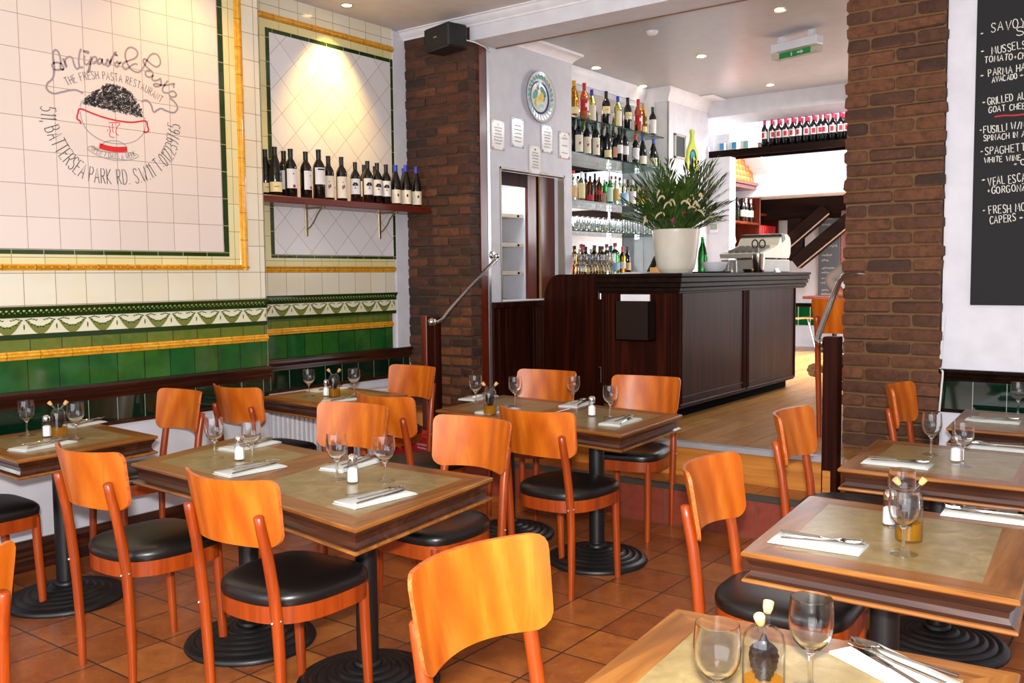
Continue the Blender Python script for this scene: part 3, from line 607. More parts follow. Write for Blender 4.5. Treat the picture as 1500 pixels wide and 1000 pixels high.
table([(-1.103, 3.572), (-.43, 3.595), (-.47, 4.29), (-1.15, 4.29)], (-.81, 3.93), 'second right-hand table beside the dark newel post')
table([(-.97, 4.80), (-.29, 4.79), (-.33, 5.48), (-1.015, 5.49)], (-.66, 5.14), 'table at the back wall under the chalkboard menu')
table([(-.875, 1.15), (-.20, 1.21), (-.248, 1.915), (-.928, 1.855)], (-.56, 1.53), 'foreground table cut by the bottom frame edge')
# ================================================================== TABLEWARE
ZT = .7503
def wineglass_proto(name='wine_glass'):
    t = thing(name, '', 'wine glass')
    o = [(.0, .0), (.037, .0), (.038, .0015), (.034, .0035), (.012, .0075), (.0055, .013), (.0045, .02), (.0042, .055), (.005, .068), (.010, .074), (.022, .083), (.032, .096), (.0375, .112), (.0395, .128), (.0388, .148), (.0362, .172)]
    i = [(.0352, .1722), (.0376, .148), (.0383, .128), (.0362, .112), (.0306, .097), (.020, .0845), (.008, .077), (0, .0755)]
    bo = [(.0048, .066), (.010, .0735), (.022, .083), (.032, .096), (.0375, .112), (.0395, .128), (.0388, .148), (.0362, .172)]
    m = MB(); m.lathe(bo+[(.0354, .1722)]+i[1:], 32, cap=False); m.build('bowl', M_crystal, t, ang=60)
    m = MB(); m.lathe([(.0048, .0662), (.0042, .055), (.0043, .025), (.006, .012)], 16); m.build('stem', M_crystal, t, ang=60)
    m = MB(); m.lathe([(.006, .012), (.012, .0072), (.034, .0035), (.0378, .0022), (.0378, .0008), (.0, .0008)], 32, cap=False); m.build('foot', M_foot, t, ang=50); return t
GL = Proto(wineglass_proto())
def put(P, x, y, label, group, rz=None, z=ZT, sc=None):
    p = atz(x, y, z); return P.put((p.x, p.y, z), rnd.uniform(0, 6) if rz is None else rz, label, group, sc)
G1 = 'empty wine glasses on the tables'
for x, y, l in ((40, 638, 'wine glass left of the salt shaker on the table by the left wall'), (112, 643, 'wine glass right of the oil cruet on the table by the left wall'),
    (315, 671, 'wine glass left of the salt shaker on the left half of the pushed-together tables'), (369, 678, 'wine glass behind the cutlery on the left half of the pushed-together tables'),
    (494, 702, 'wine glass left of the salt shaker on the right half of the pushed-together tables'), (564, 705, 'wine glass behind the nearest folded napkin of the pushed-together tables'),
    (453, 580, 'wine glass left of the salt shaker on the alcove corner table'), (519, 579, 'wine glass right of the dark cruet on the alcove corner table'),
    (697, 592, 'wine glass left of the cruet on the long double table'), (755, 595, 'wine glass right of the cruet on the long double table, behind a chair back'),
    (840, 594, 'wine glass left of the salt shaker on the long double table'), (894, 612, 'wine glass right of the salt shaker on the long double table'),
    (1323, 811, 'wine glass in front of the yellow oil bottle'), (1320, 772, 'wine glass half hidden behind the yellow oil bottle'),
    (1364, 666, 'wine glass standing before the brick pillar on the second right-hand table'), (1410, 682, 'wine glass overlapping the salt shaker on the second right-hand table'),
    (1491, 607, 'wine glass at the right frame edge on the table under the chalkboard'),
    (1187, 1012, 'wine glass right of the corked cruet on the foreground table'), (1050, 1060, 'wine glass left of the corked cruet on the foreground table, cut at the bottom')):
    put(GL, x, y, l, G1)
def shaker_proto():
    t = thing('salt_shaker', '', 'salt shaker')
    m = MB(); m.lathe([(.0, .0), (.021, .0), (.0225, .003), (.0215, .03), (.0195, .066), (.017, .078), (.0165, .086), (.0148, .086), (.0155, .077), (.018, .065), (.0198, .03), (.0202, .007), (0, .006)], 8); m.build('glass_body', M_glass, t, ang=20)
    m = MB(); m.lathe([(0, .0065), (.0195, .0065), (.0192, .03), (.0182, .052), (.012, .056), (0, .058)], 8); m.build('salt', M_salt, t, ang=30)
    m = MB(); m.lathe([(.0178, .078), (.0186, .08), (.0186, .092), (.017, .098), (.013, .104), (.007, .107), (0, .108)], 24)
    ld = m.build('lid', M_chrome, t, ang=40); m = MB()
    for k in range(6): m.ball((.008*math.cos(k*1.05), .008*math.sin(k*1.05), .1055), .0012, 6, 4)
    m.build('hole', M_black, ld); return t
SH = Proto(shaker_proto())
for x, y, l in ((69, 640, 'salt shaker on the table by the left wall'), (351, 674, 'salt shaker on the left half of the pushed-together tables'), (517, 707, 'salt shaker on the right half of the pushed-together tables'),
    (478, 580, 'salt shaker on the alcove corner table'), (867, 609, 'salt shaker on the long double table'), (1303, 769, 'salt shaker beside the yellow oil bottle'), (1400, 676, 'salt shaker on the second right-hand table')):
    put(SH, x, y, l, 'glass salt shakers with chrome lids', 0.2)
def cruet_proto():
    t = thing('oil_cruet', '', 'oil cruet')
    m = MB(); m.lathe([(0, 0), (.034, 0), (.036, .003), (.036, .115), (.033, .130), (.024, .141), (.012, .145), (0, .146), ][:8]+[(0, .1435), (.012, .1425), (.023, .138), (.0315, .128), (.0342, .114), (.0342, .006), (0, .005)], 28); m.build('glass_body', M_glass, t, ang=50)
    m = MB(); m.lathe([(0, .0056), (.0338, .0056), (.0338, .052), (0, .052)], 28); m.build('oil', M_oil, t)
    m = MB(); r2 = random.Random(4)
    for k, (r_, z) in enumerate(((.004, .044), (.009, .054), (.013, .064), (.017, .074), (.019, .084), (.02, .094), (.018, .103), (.011, .110))):
        n = max(1, int(r_*2*PI/.0105))
        for i in range(n):
            a = 2*PI*i/n+k*.4; m.ball((r_*math.cos(a), r_*math.sin(a), z), .0062, 8, 5)
    m.lathe([(.003, .045), (.012, .07), (.016, .09), (.01, .11), (.004, .13)], 10)
    m.build('vinegar_bulb', flat('dark_vinegar', S(18, 9, 7), .08, 0), t)
    for sx in (-1, 1):
        m = MB(); m.tube([(sx*.010, 0, .138), (sx*.022, 0, .152), (sx*.031, 0, .163)], [.008, .0072, .0068], 12); sp = m.build('spout', M_glass, t)
        m = MB(); m.tube([(sx*.0275, 0, .1585), (sx*.033, 0, .1655), (sx*.0405, 0, .1745)], [.006, .0088, .0095], 12); m.build('cork', M_cork, sp)
    return t
CR = Proto(cruet_proto())
for x, y, rz, l in ((87, 641, .9, 'oil and vinegar cruet on the table by the left wall'), (490, 581, .5, 'oil and vinegar cruet on the alcove corner table'), (718, 607, .6, 'oil and vinegar cruet on the long double table'),
    (1331, 791, .55, 'cruet with bright yellow oil on the worn right-hand table'), (1118, 1036, 1.75, 'corked cruet between two glasses on the foreground table')):
    put(CR, x, y, l, 'double-spouted glass cruets', rz)
# ---- folded napkins and cutlery
def fork_proto():
    t = thing('fork', '', 'fork'); m = MB(); pts = [(-.095, 0, .003), (-.05, 0, .003), (0, 0, .003), (.03, 0, .005), (.048, 0, .008)]
    def blade(pts, wd, th): 
        rg = []
        for (x, y, z), w_ in zip(pts, wd): rg.append([(x, y-w_, z-th), (x, y+w_, z-th), (x, y+w_*.7, z+th), (x, y-w_*.7, z+th)])
        m.loft(rg)
    blade(pts, [.0045, .0035, .0028, .003, .0105], .0014); blade([(.048, 0, .008), (.06, 0, .007)], [.0105, .0115], .0012)
    for k in (-1.5, -.5, .5, 1.5): blade([(.058, k*.0062, .007), (.078, k*.0062, .006), (.096, k*.006, .009)], [.002, .0018, .0009], .001)
    m.build('fork_body', M_steel, t, ang=50); return t
def spoon_proto():
    t = thing('spoon', '', 'spoon'); m = MB(); rg = []
    for x, w_, z, dp in ((-.095, .0045, .003, 0), (-.05, .0036, .003, 0), (0, .0028, .003, 0), (.035, .0032, .005, 0), (.045, .007, .007, .001), (.058, .0155, .007, .004), (.072, .019, .006, .006), (.086, .0165, .006, .005), (.096, .009, .008, .002), (.1, .002, .009, 0)):
        rg.append([(x, -w_, z), (x, -w_*.5, z-dp*.8), (x, 0, z-dp-.0008), (x, w_*.5, z-dp*.8), (x, w_, z), (x, w_*.5, z-dp*.8+.0016), (x, 0, z-dp+.001), (x, -w_*.5, z-dp*.8+.0016)])
    m.loft(rg); m.build('spoon_body', M_steel, t, ang=60); return t
def knife_proto():
    t = thing('knife', '', 'knife'); m = MB(); rg = []
    for x, y0, y1, th in ((-.105, -.005, .005, .003), (-.09, -.006, .006, .0035), (-.01, -.0048, .0048, .0035), (0, -.0042, .0042, .003), (.004, -.008, .007, .0012), (.06, -.010, .008, .001), (.09, -.008, .008, .0009), (.11, .002, .008, .0006)):
        rg.append([(x, y0, .004-th*.2), (x, (y0+y1)/2, .004-th), (x, y1, .004), (x, (y0+y1)/2, .004+th)])
    m.loft(rg); m.build('knife_body', M_steel, t, ang=50); return t
FK, SP, KN = Proto(fork_proto()), Proto(spoon_proto()), Proto(knife_proto())
def setting(q, where, heads=1, hide=()):
    P = [atz(x, y, ZT) for x, y in q]; c = sum(P, Vector())/4; P = [p-c for p in P]
    e = [(P[(i+1) % 4]-P[i]).length for i in range(4)]
    if e[0]+e[2] > e[1]+e[3]: ax = (P[1]-P[0]+P[2]-P[3])/2
    else: ax = (P[2]-P[1]+P[3]-P[0])/2
    if ax.y*heads < 0: ax = -ax
    L = min(max(ax.length, .2), .27); a = math.atan2(ax.y, ax.x)
    wv = [abs((p.x*-math.sin(a)+p.y*math.cos(a))) for p in P]; W = min(max(2*sum(wv)/4, .085), .12)
    n = thing('napkin', 'folded white napkin with cutlery '+where, 'napkin', (c.x, c.y, ZT), a, 'folded white napkins')
    m = MB(); z0 = .0
    for k, (dx, dy) in enumerate(((0, 0), (.003, .002), (-.002, .003))):
        hx, hy = L/2-.004*k, W/2-.002*k; rg = []
        for i in range(9):
            x = -hx+2*hx*i/8; zz = z0+k*.0032; lift = .0016*math.sin(i*1.7+k); b = 0 if i not in (0, 8) else -.0012
            rg.append([(x+dx, -hy+dy, zz), (x+dx, hy+dy, zz), (x+dx, hy+dy+.002, zz+.0016), (x+dx, hy+dy, zz+.0032+b), (x+dx, 0, zz+.0034+max(lift, 0)*(k == 2)+b), (x+dx, -hy+dy, zz+.0032+b), (x+dx, -hy+dy-.002, zz+.0016)])
        m.loft(rg)
    m.build('cloth', M_linen, n, ang=60)
    zt = ZT+.0105; u = Vector((math.cos(a), math.sin(a), 0)); v = Vector((-u.y, u.x, 0))
    for Pp, nm, o, da, dz, sh in ((KN, 'knife', -.032, .16, 0, .0), (FK, 'fork', .0, .03, .002, .025), (SP, 'spoon', .032, -.24, .004, .02)):
        p = c+v*o+u*sh; Pp.put((p.x, p.y, zt+dz), a+da*rnd.uniform(.7, 1.2), nm+' lying on the napkin '+where, {'knife': 'table knives', 'fork': 'table forks', 'spoon': 'table spoons'}[nm], (1.1, 1.05, 1.1))
setting([(318, 657), (346, 664), (412, 650), (387, 643)], 'at the far side of the left pushed-together table')
setting([(310, 692), (339, 702), (420, 684), (397, 678)], 'at the near side of the left pushed-together table')
setting([(484, 735), (522, 749), (608, 724), (583, 716)], 'at the near side of the right pushed-together table')
setting([(467, 686), (495, 697), (563, 676), (542, 667)], 'at the far side of the right pushed-together table')
setting([(8, 658), (32, 666), (112, 649), (96, 642)], 'at the near side of the left wall table')
setting([(96, 622), (104, 629), (150, 620), (138, 615)], 'at the wall side of the left wall table')
setting([(700, 604), (713, 609), (757, 600), (745, 596)], 'behind the pulled-out chair on the long double table')
setting([(669, 585), (691, 590), (733, 581), (711, 577)], 'at the far left of the long double table')
setting([(871, 622), (902, 629), (943, 614), (920, 609)], 'at the near right of the long double table')
setting([(820, 593), (844, 601), (868, 592), (848, 586)], 'at the far right of the long double table')
setting([(461, 587), (498, 591), (530, 586), (512, 581)], 'at the near side of the alcove corner table')
setting([(449, 572), (463, 576), (510, 569), (498, 566)], 'at the wall side of the alcove corner table')
def setx(cx, cy, deg, where):
    c = atz(cx, cy, ZT); q = []
    a = R(deg); u = Vector((math.cos(a), math.sin(a), 0)); v = Vector((-u.y, u.x, 0)); L, W = .245, .115
    n = thing('napkin', 'folded white napkin with cutlery '+where, 'napkin', (c.x, c.y, ZT), a, 'folded white napkins')
    m = MB()
    for k, (dx, dy) in enumerate(((0, 0), (.003, .002), (-.002, .003))):
        hx, hy = L/2-.004*k, W/2-.002*k; rg = []
        for i in range(9):
            x = -hx+2*hx*i/8; zz = k*.0032
            rg.append([(x+dx, -hy+dy, zz), (x+dx, hy+dy, zz), (x+dx, hy+dy+.002, zz+.0016), (x+dx, hy+dy, zz+.0032), (x+dx, 0, zz+.0035), (x+dx, -hy+dy, zz+.0032), (x+dx, -hy+dy-.002, zz+.0016)])
        m.loft(rg)
    m.build('cloth', M_linen, n, ang=60); zt = ZT+.0105
    for Pp, nm, o, da, dz, sh in ((KN, 'knife', .022, -.12, 0, .0), (FK, 'fork', .0, .10, .003, .01), (SP, 'spoon', -.024, .26, .006, .014)):
        p = c+v*o+u*sh; Pp.put((p.x, p.y, zt+dz), a+da, nm+' lying on the napkin '+where, {'knife': 'table knives', 'fork': 'table forks', 'spoon': 'table spoons'}[nm])
setx(1198, 797, 3, 'at the left of the worn right-hand table')
setx(1446, 757, 183, 'at the right of the worn right-hand table')
setx(1314, 680, 2, 'at the left of the second right-hand table')
setx(1462, 657, 183, 'at the right of the second right-hand table')
setx(1454, 617, 3, 'at the left of the table under the chalkboard')
setx(1318, 985, 150, 'on the foreground table')
# ================================================================== STEPS' POSTS AND RAILS
t = thing('newel_post', 'left dark newel post with a chrome handrail rising to the door post', 'newel post', (-4.45, 5.02, .246))
m = MB(); m.cbox((-.066, -.05, 0), (-.012, .0, .975), .004); m.build('post', M_redwood, t)
m = MB(); m.cbox((-.006, -.04, 0), (.062, .03, .965), .004); m.build('post', M_mahog, t)
m = MB(); m.ball((.045, -.055, .93), .028, 16, 10); m.lathe([(.03, 0), (.03, .012), (.02, .014)], 16, Matrix.Translation((.045, -.035, .93)) @ Matrix.Rotation(PI/2, 4, 'X')); m.build('rail_socket', M_chrome, t)
m = MB(); a = Vector((.045, -.055, .93)); e = Vector((.055, .70, 1.385)); m.tube([a, a+Vector((.02, .04, .0)), a+Vector((.03, .09, .02)), a+Vector((.03, .15, .07)), a.lerp(e, .5)+Vector((.02, 0, .0)), e], .0135, 12); m.build('handrail', M_chrome, t)
m = MB(); m.lathe([(.03, 0), (.03, .01), (.024, .02), (.0, .022)], 16, Matrix.Translation((e.x-.05, e.y, e.z+.03)) @ Matrix.Rotation(PI/2, 4, 'Y')); m.ball(e+Vector((0, 0, .02)), .022, 12, 8); m.tube([e+Vector((-.05, 0, .03)), e+Vector((0, 0, .02))], .01, 8); m.build('rail_bracket', M_chrome, t)
t = thing('newel_post', 'right dark newel post with a bent chrome handrail running to the brick pillar', 'newel post', (-1.583, 5.03, 0))
m = MB(); m.cbox((-.046, -.04, 0), (.036, .04, 1.155), .004); m.build('post', M_mahog, t)
m = MB(); m.tube([(-.03, -.02, 1.125), (-.06, -.02, 1.115), (-.088, -.005, 1.13), (-.09, .03, 1.165), (-.09, .1, 1.23), (-.09, .36, 1.44), (-.085, .42, 1.475), (-.07, .47, 1.487), (-.03, .53, 1.49), (.0, .56, 1.49)], .016, 12); m.build('handrail', M_chrome, t)
m = MB(); m.lathe([(.03, 0), (.03, .008), (.018, .02)], 14, Matrix.Translation((-.046, -.02, 1.12)) @ Matrix.Rotation(-PI/2, 4, 'Y')); m.build('rail_socket', M_chrome, t)
# ================================================================== BAR COUNTER
cx0, cx1, cy0, cy1 = -3.62, -2.985, 6.0, 8.36
t = thing('bar_counter', 'dark panelled wooden bar counter with a stepped top', 'bar counter', (cx0, cy0, .455))
o_ = Vector((cx0, cy0, .455))
def L(x, y, z): return (x-o_.x, y-o_.y, z-o_.z)
m = MB(); m.box(L(cx0+.03, cy0+.02, .53), L(cx1-.03, cy1-.02, 1.36)); m.build('body', M_mahog, t)
m = MB(); m.box(L(cx0+.06, cy0+.06, .4555), L(cx1-.06, cy1-.06, .532)); m.build('kickboard', flat('kick_black', S(10, 9, 9), .9, 0, IOR=1.1), t)
m = MB(); m.box(L(cx0, cy0, .53), L(cx1, cy0+.025, 1.365))
for x in (cx0+.015, cx0+.04, cx0+.065, cx1-.075, cx1-.05, cx1-.02): m.tube([L(x, cy0, .53), L(x, cy0, 1.36)], .011, 10)
m.build('end_panel', M_mahog, t)
for k, (ya, yb) in enumerate(((cy0, cy0+1.22), (cy0+1.22, cy1))):
    m = MB(); m.box(L(cx1-.025, ya+.003, .53), L(cx1-.004, yb-.003, 1.362))
    for y in ((ya+.02, ya+.05, yb-.05, yb-.02) if k == 0 else (ya+.02, ya+.05, yb-.012)): m.tube([L(cx1-.002, y, .545), L(cx1-.002, y, 1.36)], .011, 10)
    m.tube([L(cx1-.002, ya+.02, .555), L(cx1-.002, yb-.01, .555)], .012, 10); m.tube([L(cx1-.002, ya+.06, .61), L(cx1-.002, yb-.06, .61)], .006, 8)
    m.build('side_panel', M_mahog, t)
m = MB(); ov = .045
for z0, z1, o2 in ((1.36, 1.375, .008), (1.375, 1.40, .02), (1.40, 1.405, .012), (1.405, 1.435, .032), (1.435, 1.44, .026), (1.44, 1.475, .042), (1.475, 1.48, .036), (1.48, 1.503, .05)):
    m.cbox(L(cx0-.02-o2*.2, cy0-o2, z0), L(cx1+o2, cy1+.22+o2, z1+.001), .003)
m.build('top', M_mahogX, t)
t = thing('menu_box', 'dark wooden box holding white menus on the end of the bar counter', 'menu box', (-3.298, 5.984, 1.02))
m = MB(); m.cbox((-.141, -.1, 0), (.141, .0, .012), .003); m.cbox((-.141, -.1, 0), (.141, -.088, .288), .003); m.cbox((-.141, -.1, 0), (-.129, 0, .288), .003); m.cbox((.129, -.1, 0), (.141, 0, .288), .003); m.cbox((-.141, -.012, 0), (.141, 0, .288), .003); m.build('box', flat('box_wood', S(34, 21, 14), .5, 0, IOR=1.25), t)
m = MB(); m.cbox((-.115, -.06, .013), (.122, -.045, .335), .001); tag(m.build('menu', flat('paper', S(236, 234, 238), .8), None, (-3.298, 5.984, 1.02)), 'white menus sticking out of the dark box on the bar end', 'menu')
# gate
g0, g1 = Vector((-3.70, 6.14, 0)), Vector((-4.475, 6.50, 0)); d = (g1-g0); Lg = d.length
t = thing('bar_gate', 'dark wooden bar gate with one rounded top corner', 'gate', (g0.x, g0.y, .47), math.atan2(d.y, d.x))
m = MB(); pr = [(0, -.015, 0), (Lg, -.015, 0), (Lg, -.015, .78)]
for k in range(9): a = k/8*PI/2; pr.append((Lg-.24+.24*math.cos(a), -.015, .80+.235*math.sin(a)))
pr += [(0, -.015, 1.035)]; m.prism(pr, (0, .03, 0)); m.build('leaf', M_mahog, t)
for z in (.2, .84): m = MB(); m.cbox((-.012, -.022, z), (.022, .022, z+.12), .003); m.build('hinge', M_steel, t)
# back counter under the shelves
t = thing('back_counter', 'dark back counter under the glass shelves', 'counter', (XM, 7.05, .455))
m = MB(); m.box((.005, 0, 0), (.36, 1.78, .99)); m.build('cabinet', M_mahog, t); m = MB(); m.cbox((.002, 0, .99), (.40, 1.79, 1.04), .004); m.build('worktop', M_mahogX, t)
# ================================================================== BOTTLES
BCOL = {'dark': glass('black_glass', S(18, 24, 14)), 'rose': glass('rose_glass', S(228, 122, 82)), 'pale': glass('pale_wine_glass', S(222, 222, 130)), 'amber': glass('amber_glass', S(176, 120, 20)), 'green': glass('green_glass', S(40, 140, 60)), 'clear': glass('spirit_glass', S(238, 242, 238), 0, 1.36), 'brown': glass('brown_glass', S(120, 54, 20)), 'red': glass('red_spirit', S(150, 30, 18))}
M_darkbot = flat('near_black_bottle', S(12, 12, 11), .07, 0, Coat_Weight=.5)
PROF = {'bordeaux': [(0, 0), (.033, 0), (.037, .004), (.037, .185), (.035, .202), (.026, .222), (.016, .238), (.0145, .255), (.0145, .298), (.0, .299)],
    'burgundy': [(0, 0), (.036, 0), (.040, .005), (.040, .14), (.0385, .16), (.030, .20), (.019, .235), (.0145, .255), (.0142, .298), (0, .299)],
    'spirit': [(0, 0), (.036, 0), (.039, .004), (.039, .17), (.036, .185), (.018, .205), (.0145, .215), (.0145, .262), (0, .263)],
    'square': [(0, 0), (.040, 0), (.042, .005), (.042, .15), (.036, .17), (.018, .185), (.015, .195), (.015, .235), (0, .236)]}
def bottle_proto(kind, body, cap, label, lz=(.055, .15), ring=None, art=None, lab2=None):
    t = thing('wine_bottle' if kind in ('bordeaux', 'burgundy') else 'spirit_bottle', '', 'bottle')
    P = PROF[kind]; H = P[-1][1]; rb = max(r for r, z in P)
    m = MB(); m.lathe(P, 20 if kind != 'square' else 20); m.build('bottle_body', M_darkbot if body == 'dark' else BCOL[body], t, ang=50)
    rn = P[-2][0]+.0009; zc = H-.052 if kind in ('bordeaux', 'burgundy') else H-.03
    m = MB(); m.lathe([(rn, zc), (rn, H-.012), (rn+.0008, H-.011), (rn+.0008, H+.0012), (0, H+.0015)], 16, cap=False); m.build('capsule', flat('cap_'+cap, CAPC[cap], .35), t)
    if ring: m = MB(); m.lathe([(rn, zc-.014), (rn, zc-.002)], 16, cap=False); m.build('neck_band', flat('cap_'+ring, CAPC[ring], .5), t)
    if label:
        r = rb+.0006; m = MB(); m.lathe([(r, lz[0]), (r, lz[1])], 16, cap=False, a0=-PI/2-1.15, a1=-PI/2+1.15); lb = m.build('label', flat('lab_'+label, LABC[label], .7), t)
        r += .0005
        def patch(w_, z0, z1, col, name='emblem', a=0.0):
            q = MB(); q.lathe([(r, z0), (r, z1)], 6, cap=False, a0=-PI/2+a-w_/r/2, a1=-PI/2+a+w_/r/2); q.build(name, flat('em_'+name+str(col[0])[:5], col, .7), lb)
        zm = (lz[0]+lz[1])/2
        if art == 'tree':
            q = MB(); q.m = 0
            for (a, z, s_) in ((0, zm+.018, .014), (-.012, zm+.012, .011), (.012, zm+.012, .011), (-.006, zm+.022, .010), (.008, zm+.022, .009)):
                q.poly([(r*math.cos(-PI/2+(a+s_*math.cos(k))/r), r*math.sin(-PI/2+(a+s_*math.cos(k))/r), z+s_*.8*math.sin(k)) for k in [i*PI/5 for i in range(10)]])
            q.lathe([(r, zm-.014), (r, zm+.01)], 2, cap=False, a0=-PI/2-.05, a1=-PI/2+.05); q.lathe([(r, zm-.016), (r, zm-.013)], 4, cap=False, a0=-PI/2-.3, a1=-PI/2+.3)
            q.build('tree_emblem', flat('ink', S(14, 14, 18), .7), lb)
        if art == 'splash':
            patch(.014, zm-.012, zm+.012, S(200, 70, 70)); patch(.008, zm-.004, zm+.016, S(70, 80, 150), 'emblem_blue', .25); patch(.006, zm+.03, zm+.036, S(40, 30, 30), 'crest')
        if art == 'redfoot': patch(.018, lz[0]+.004, lz[0]+.022, S(170, 24, 30), 'emblem', .1); patch(.008, zm+.025, zm+.034, S(90, 80, 80), 'crest')
        if art == 'blue': patch(.013, zm, zm+.02, S(40, 46, 110), 'emblem_square', .15)
        if art == 'band': patch(.05, lz[1]-.016, lz[1]-.006, S(40, 50, 70), 'emblem_stripe')
        if art == 'red': patch(.06, lz[0]-.004, lz[1]+.012, S(190, 30, 40), 'label_red', -.3); patch(.03, zm-.01, zm+.02, S(235, 225, 225), 'label_white', .4)
        if art == 'line': patch(.03, zm, zm+.004, S(90, 70, 50), 'script_line')
        if art == 'num': patch(.036, lz[0]+.012, lz[1]-.014, S(196, 40, 60), 'red_block', -.2)
    return t
CAPC = {'black': S(16, 16, 17), 'white': S(225, 225, 225), 'yellow': S(224, 164, 16), 'red': S(206, 38, 28), 'blue': S(36, 62, 178), 'navy': S(26, 30, 84), 'green': S(20, 60, 34), 'orange': S(226, 92, 14), 'silver': S(190, 190, 196), 'maroon': S(122, 20, 34), 'crimson': S(196, 32, 66)}
LABC = {'white': S(228, 224, 222), 'cream': S(232, 214, 158), 'ivory': S(232, 222, 196), 'red': S(190, 30, 40), 'pink': S(226, 160, 130), 'tan': S(222, 180, 130), 'mint': S(190, 216, 200), 'gold': S(196, 164, 80), 'sky': S(150, 190, 220)}
BP = {}
def bottle(kind, body, cap, label, pos, lab, group, lz=(.055, .15), ring=None, art=None, turn=0.0, h=None, sc=1.0, wd=1.0):
    key = (kind, body, cap, label, lz, ring, art)
    if key not in BP: BP[key] = Proto(bottle_proto(kind, body, cap, label, lz, ring, art))
    d = CAM-pos; rz = math.atan2(d.y, d.x)+PI/2+turn; H = PROF[kind][-1][1]
    s_ = (h/H) if h else sc
    return BP[key].put(pos, rz, lab, group, (s_*wd, s_*wd, s_))
# ---- alcove shelf
t = thing('wall_shelf', 'red-brown wooden shelf carrying wine bottles in the tiled alcove', 'shelf', (-5.2, 3.9, 1.998))
m = MB(); m.cbox((.004, -.025, 0), (.272, 1.672, .047), .004); m.build('board', M_shelf, t)
for y in (.62, 1.36):
    m = MB(); m.cbox((.004, y-.012, -.2), (.012, y+.012, -.001), .002); m.cbox((.004, y-.012, -.008), (.2, y+.012, -.0005), .002)
    P = [(.012, y, -.15), (.04, y, -.14), (.085, y, -.10), (.12, y, -.05), (.16, y, -.012), (.175, y, -.006)]; m.tube(P, .005, 8); m.build('bracket', flat('aged_brass', S(150, 130, 96), .3, .8), t)
ZS = 2.0455
def onshelf(px, X): d = ray(px, 290); k = (X-CAM.x)/d.x; p = CAM+d*k; return Vector((X, p.y, ZS))
GA = 'wine bottles on the alcove shelf'
for px, X, kind, cap, lab, lz, ring, art, h, tn, l in (
    (390, -5.07, 'burgundy', 'black', 'cream', (.025, .085), 'white', 'line', .312, .3, 'sloping dark bottle at the alcove shelf end, half hidden by the wall edge'),
    (404, -5.0, 'burgundy', 'black', 'cream', (.025, .085), 'white', 'line', .325, .2, 'sloping dark bottle with a low cream label, second on the alcove shelf'),
    (417, -5.09, 'bordeaux', 'black', 'white', (.055, .175), None, 'redfoot', .32, .6, 'dark bottle tucked behind the sloping one on the alcove shelf'),
    (427, -5.0, 'bordeaux', 'black', 'white', (.055, .175), None, 'redfoot', .325, .45, 'dark bottle with a red-footed white label facing half right'),
    (449, -5.0, 'bordeaux', 'black', 'white', (.055, .175), None, 'redfoot', .32, .85, 'dark bottle with a red-footed label turned far right, alone before a gap'),
    (468, -5.0, 'bordeaux', 'black', 'white', (.09, .19), 'white', 'band', .345, .5, 'tallest dark bottle on the alcove shelf with a white neck ring'),
    (482, -5.03, 'bordeaux', 'black', 'ivory', (.02, .165), None, 'splash', .315, .1, 'first of the two bottles with tall ivory labels on the alcove shelf'),
    (501, -5.0, 'bordeaux', 'black', 'ivory', (.02, .165), None, 'splash', .315, .25, 'second of the two bottles with tall ivory labels on the alcove shelf'),
    (521, -5.0, 'bordeaux', 'black', 'white', (.06, .175), None, 'tree', .29, .0, 'first tree-labelled bottle on the alcove shelf, label facing forward'),
    (534, -5.1, 'bordeaux', 'black', 'white', (.06, .175), None, 'tree', .295, .4, 'tree-labelled bottle hidden behind the first of its kind'),
    (539, -5.0, 'bordeaux', 'black', 'white', (.06, .175), None, 'tree', .31, .35, 'tallest tree-labelled bottle on the alcove shelf'),
    (550, -5.1, 'bordeaux', 'black', 'white', (.06, .175), None, 'tree', .295, .2, 'tree-labelled bottle hidden in the back row between its twins'),
    (553, -5.0, 'bordeaux', 'black', 'white', (.06, .175), None, 'tree', .305, .3, 'third tree-labelled bottle in the front row of the alcove shelf'),
    (566, -4.99, 'bordeaux', 'black', 'white', (.06, .175), None, 'tree', .30, .15, 'last tree-labelled bottle before the blue-capped ones'),
    (580, -4.99, 'burgundy', 'blue', 'ivory', (.015, .115), None, 'blue', .305, .3, 'first blue-capped bottle on the alcove shelf'),
    (592, -5.09, 'burgundy', 'blue', 'ivory', (.015, .115), None, 'blue', .305, .2, 'blue-capped bottle hidden in the back row'),
    (595, -4.99, 'burgundy', 'blue', 'ivory', (.015, .115), None, 'blue', .315, .1, 'middle blue-capped bottle on the alcove shelf'),
    (610, -4.99, 'burgundy', 'blue', 'ivory', (.015, .115), None, 'blue', .31, .2, 'blue-capped bottle at the right end of the alcove shelf by the brick pier')):
    bottle(kind, 'dark', cap, lab, onshelf(px, X), l, GA, lz, ring, art, tn, h)
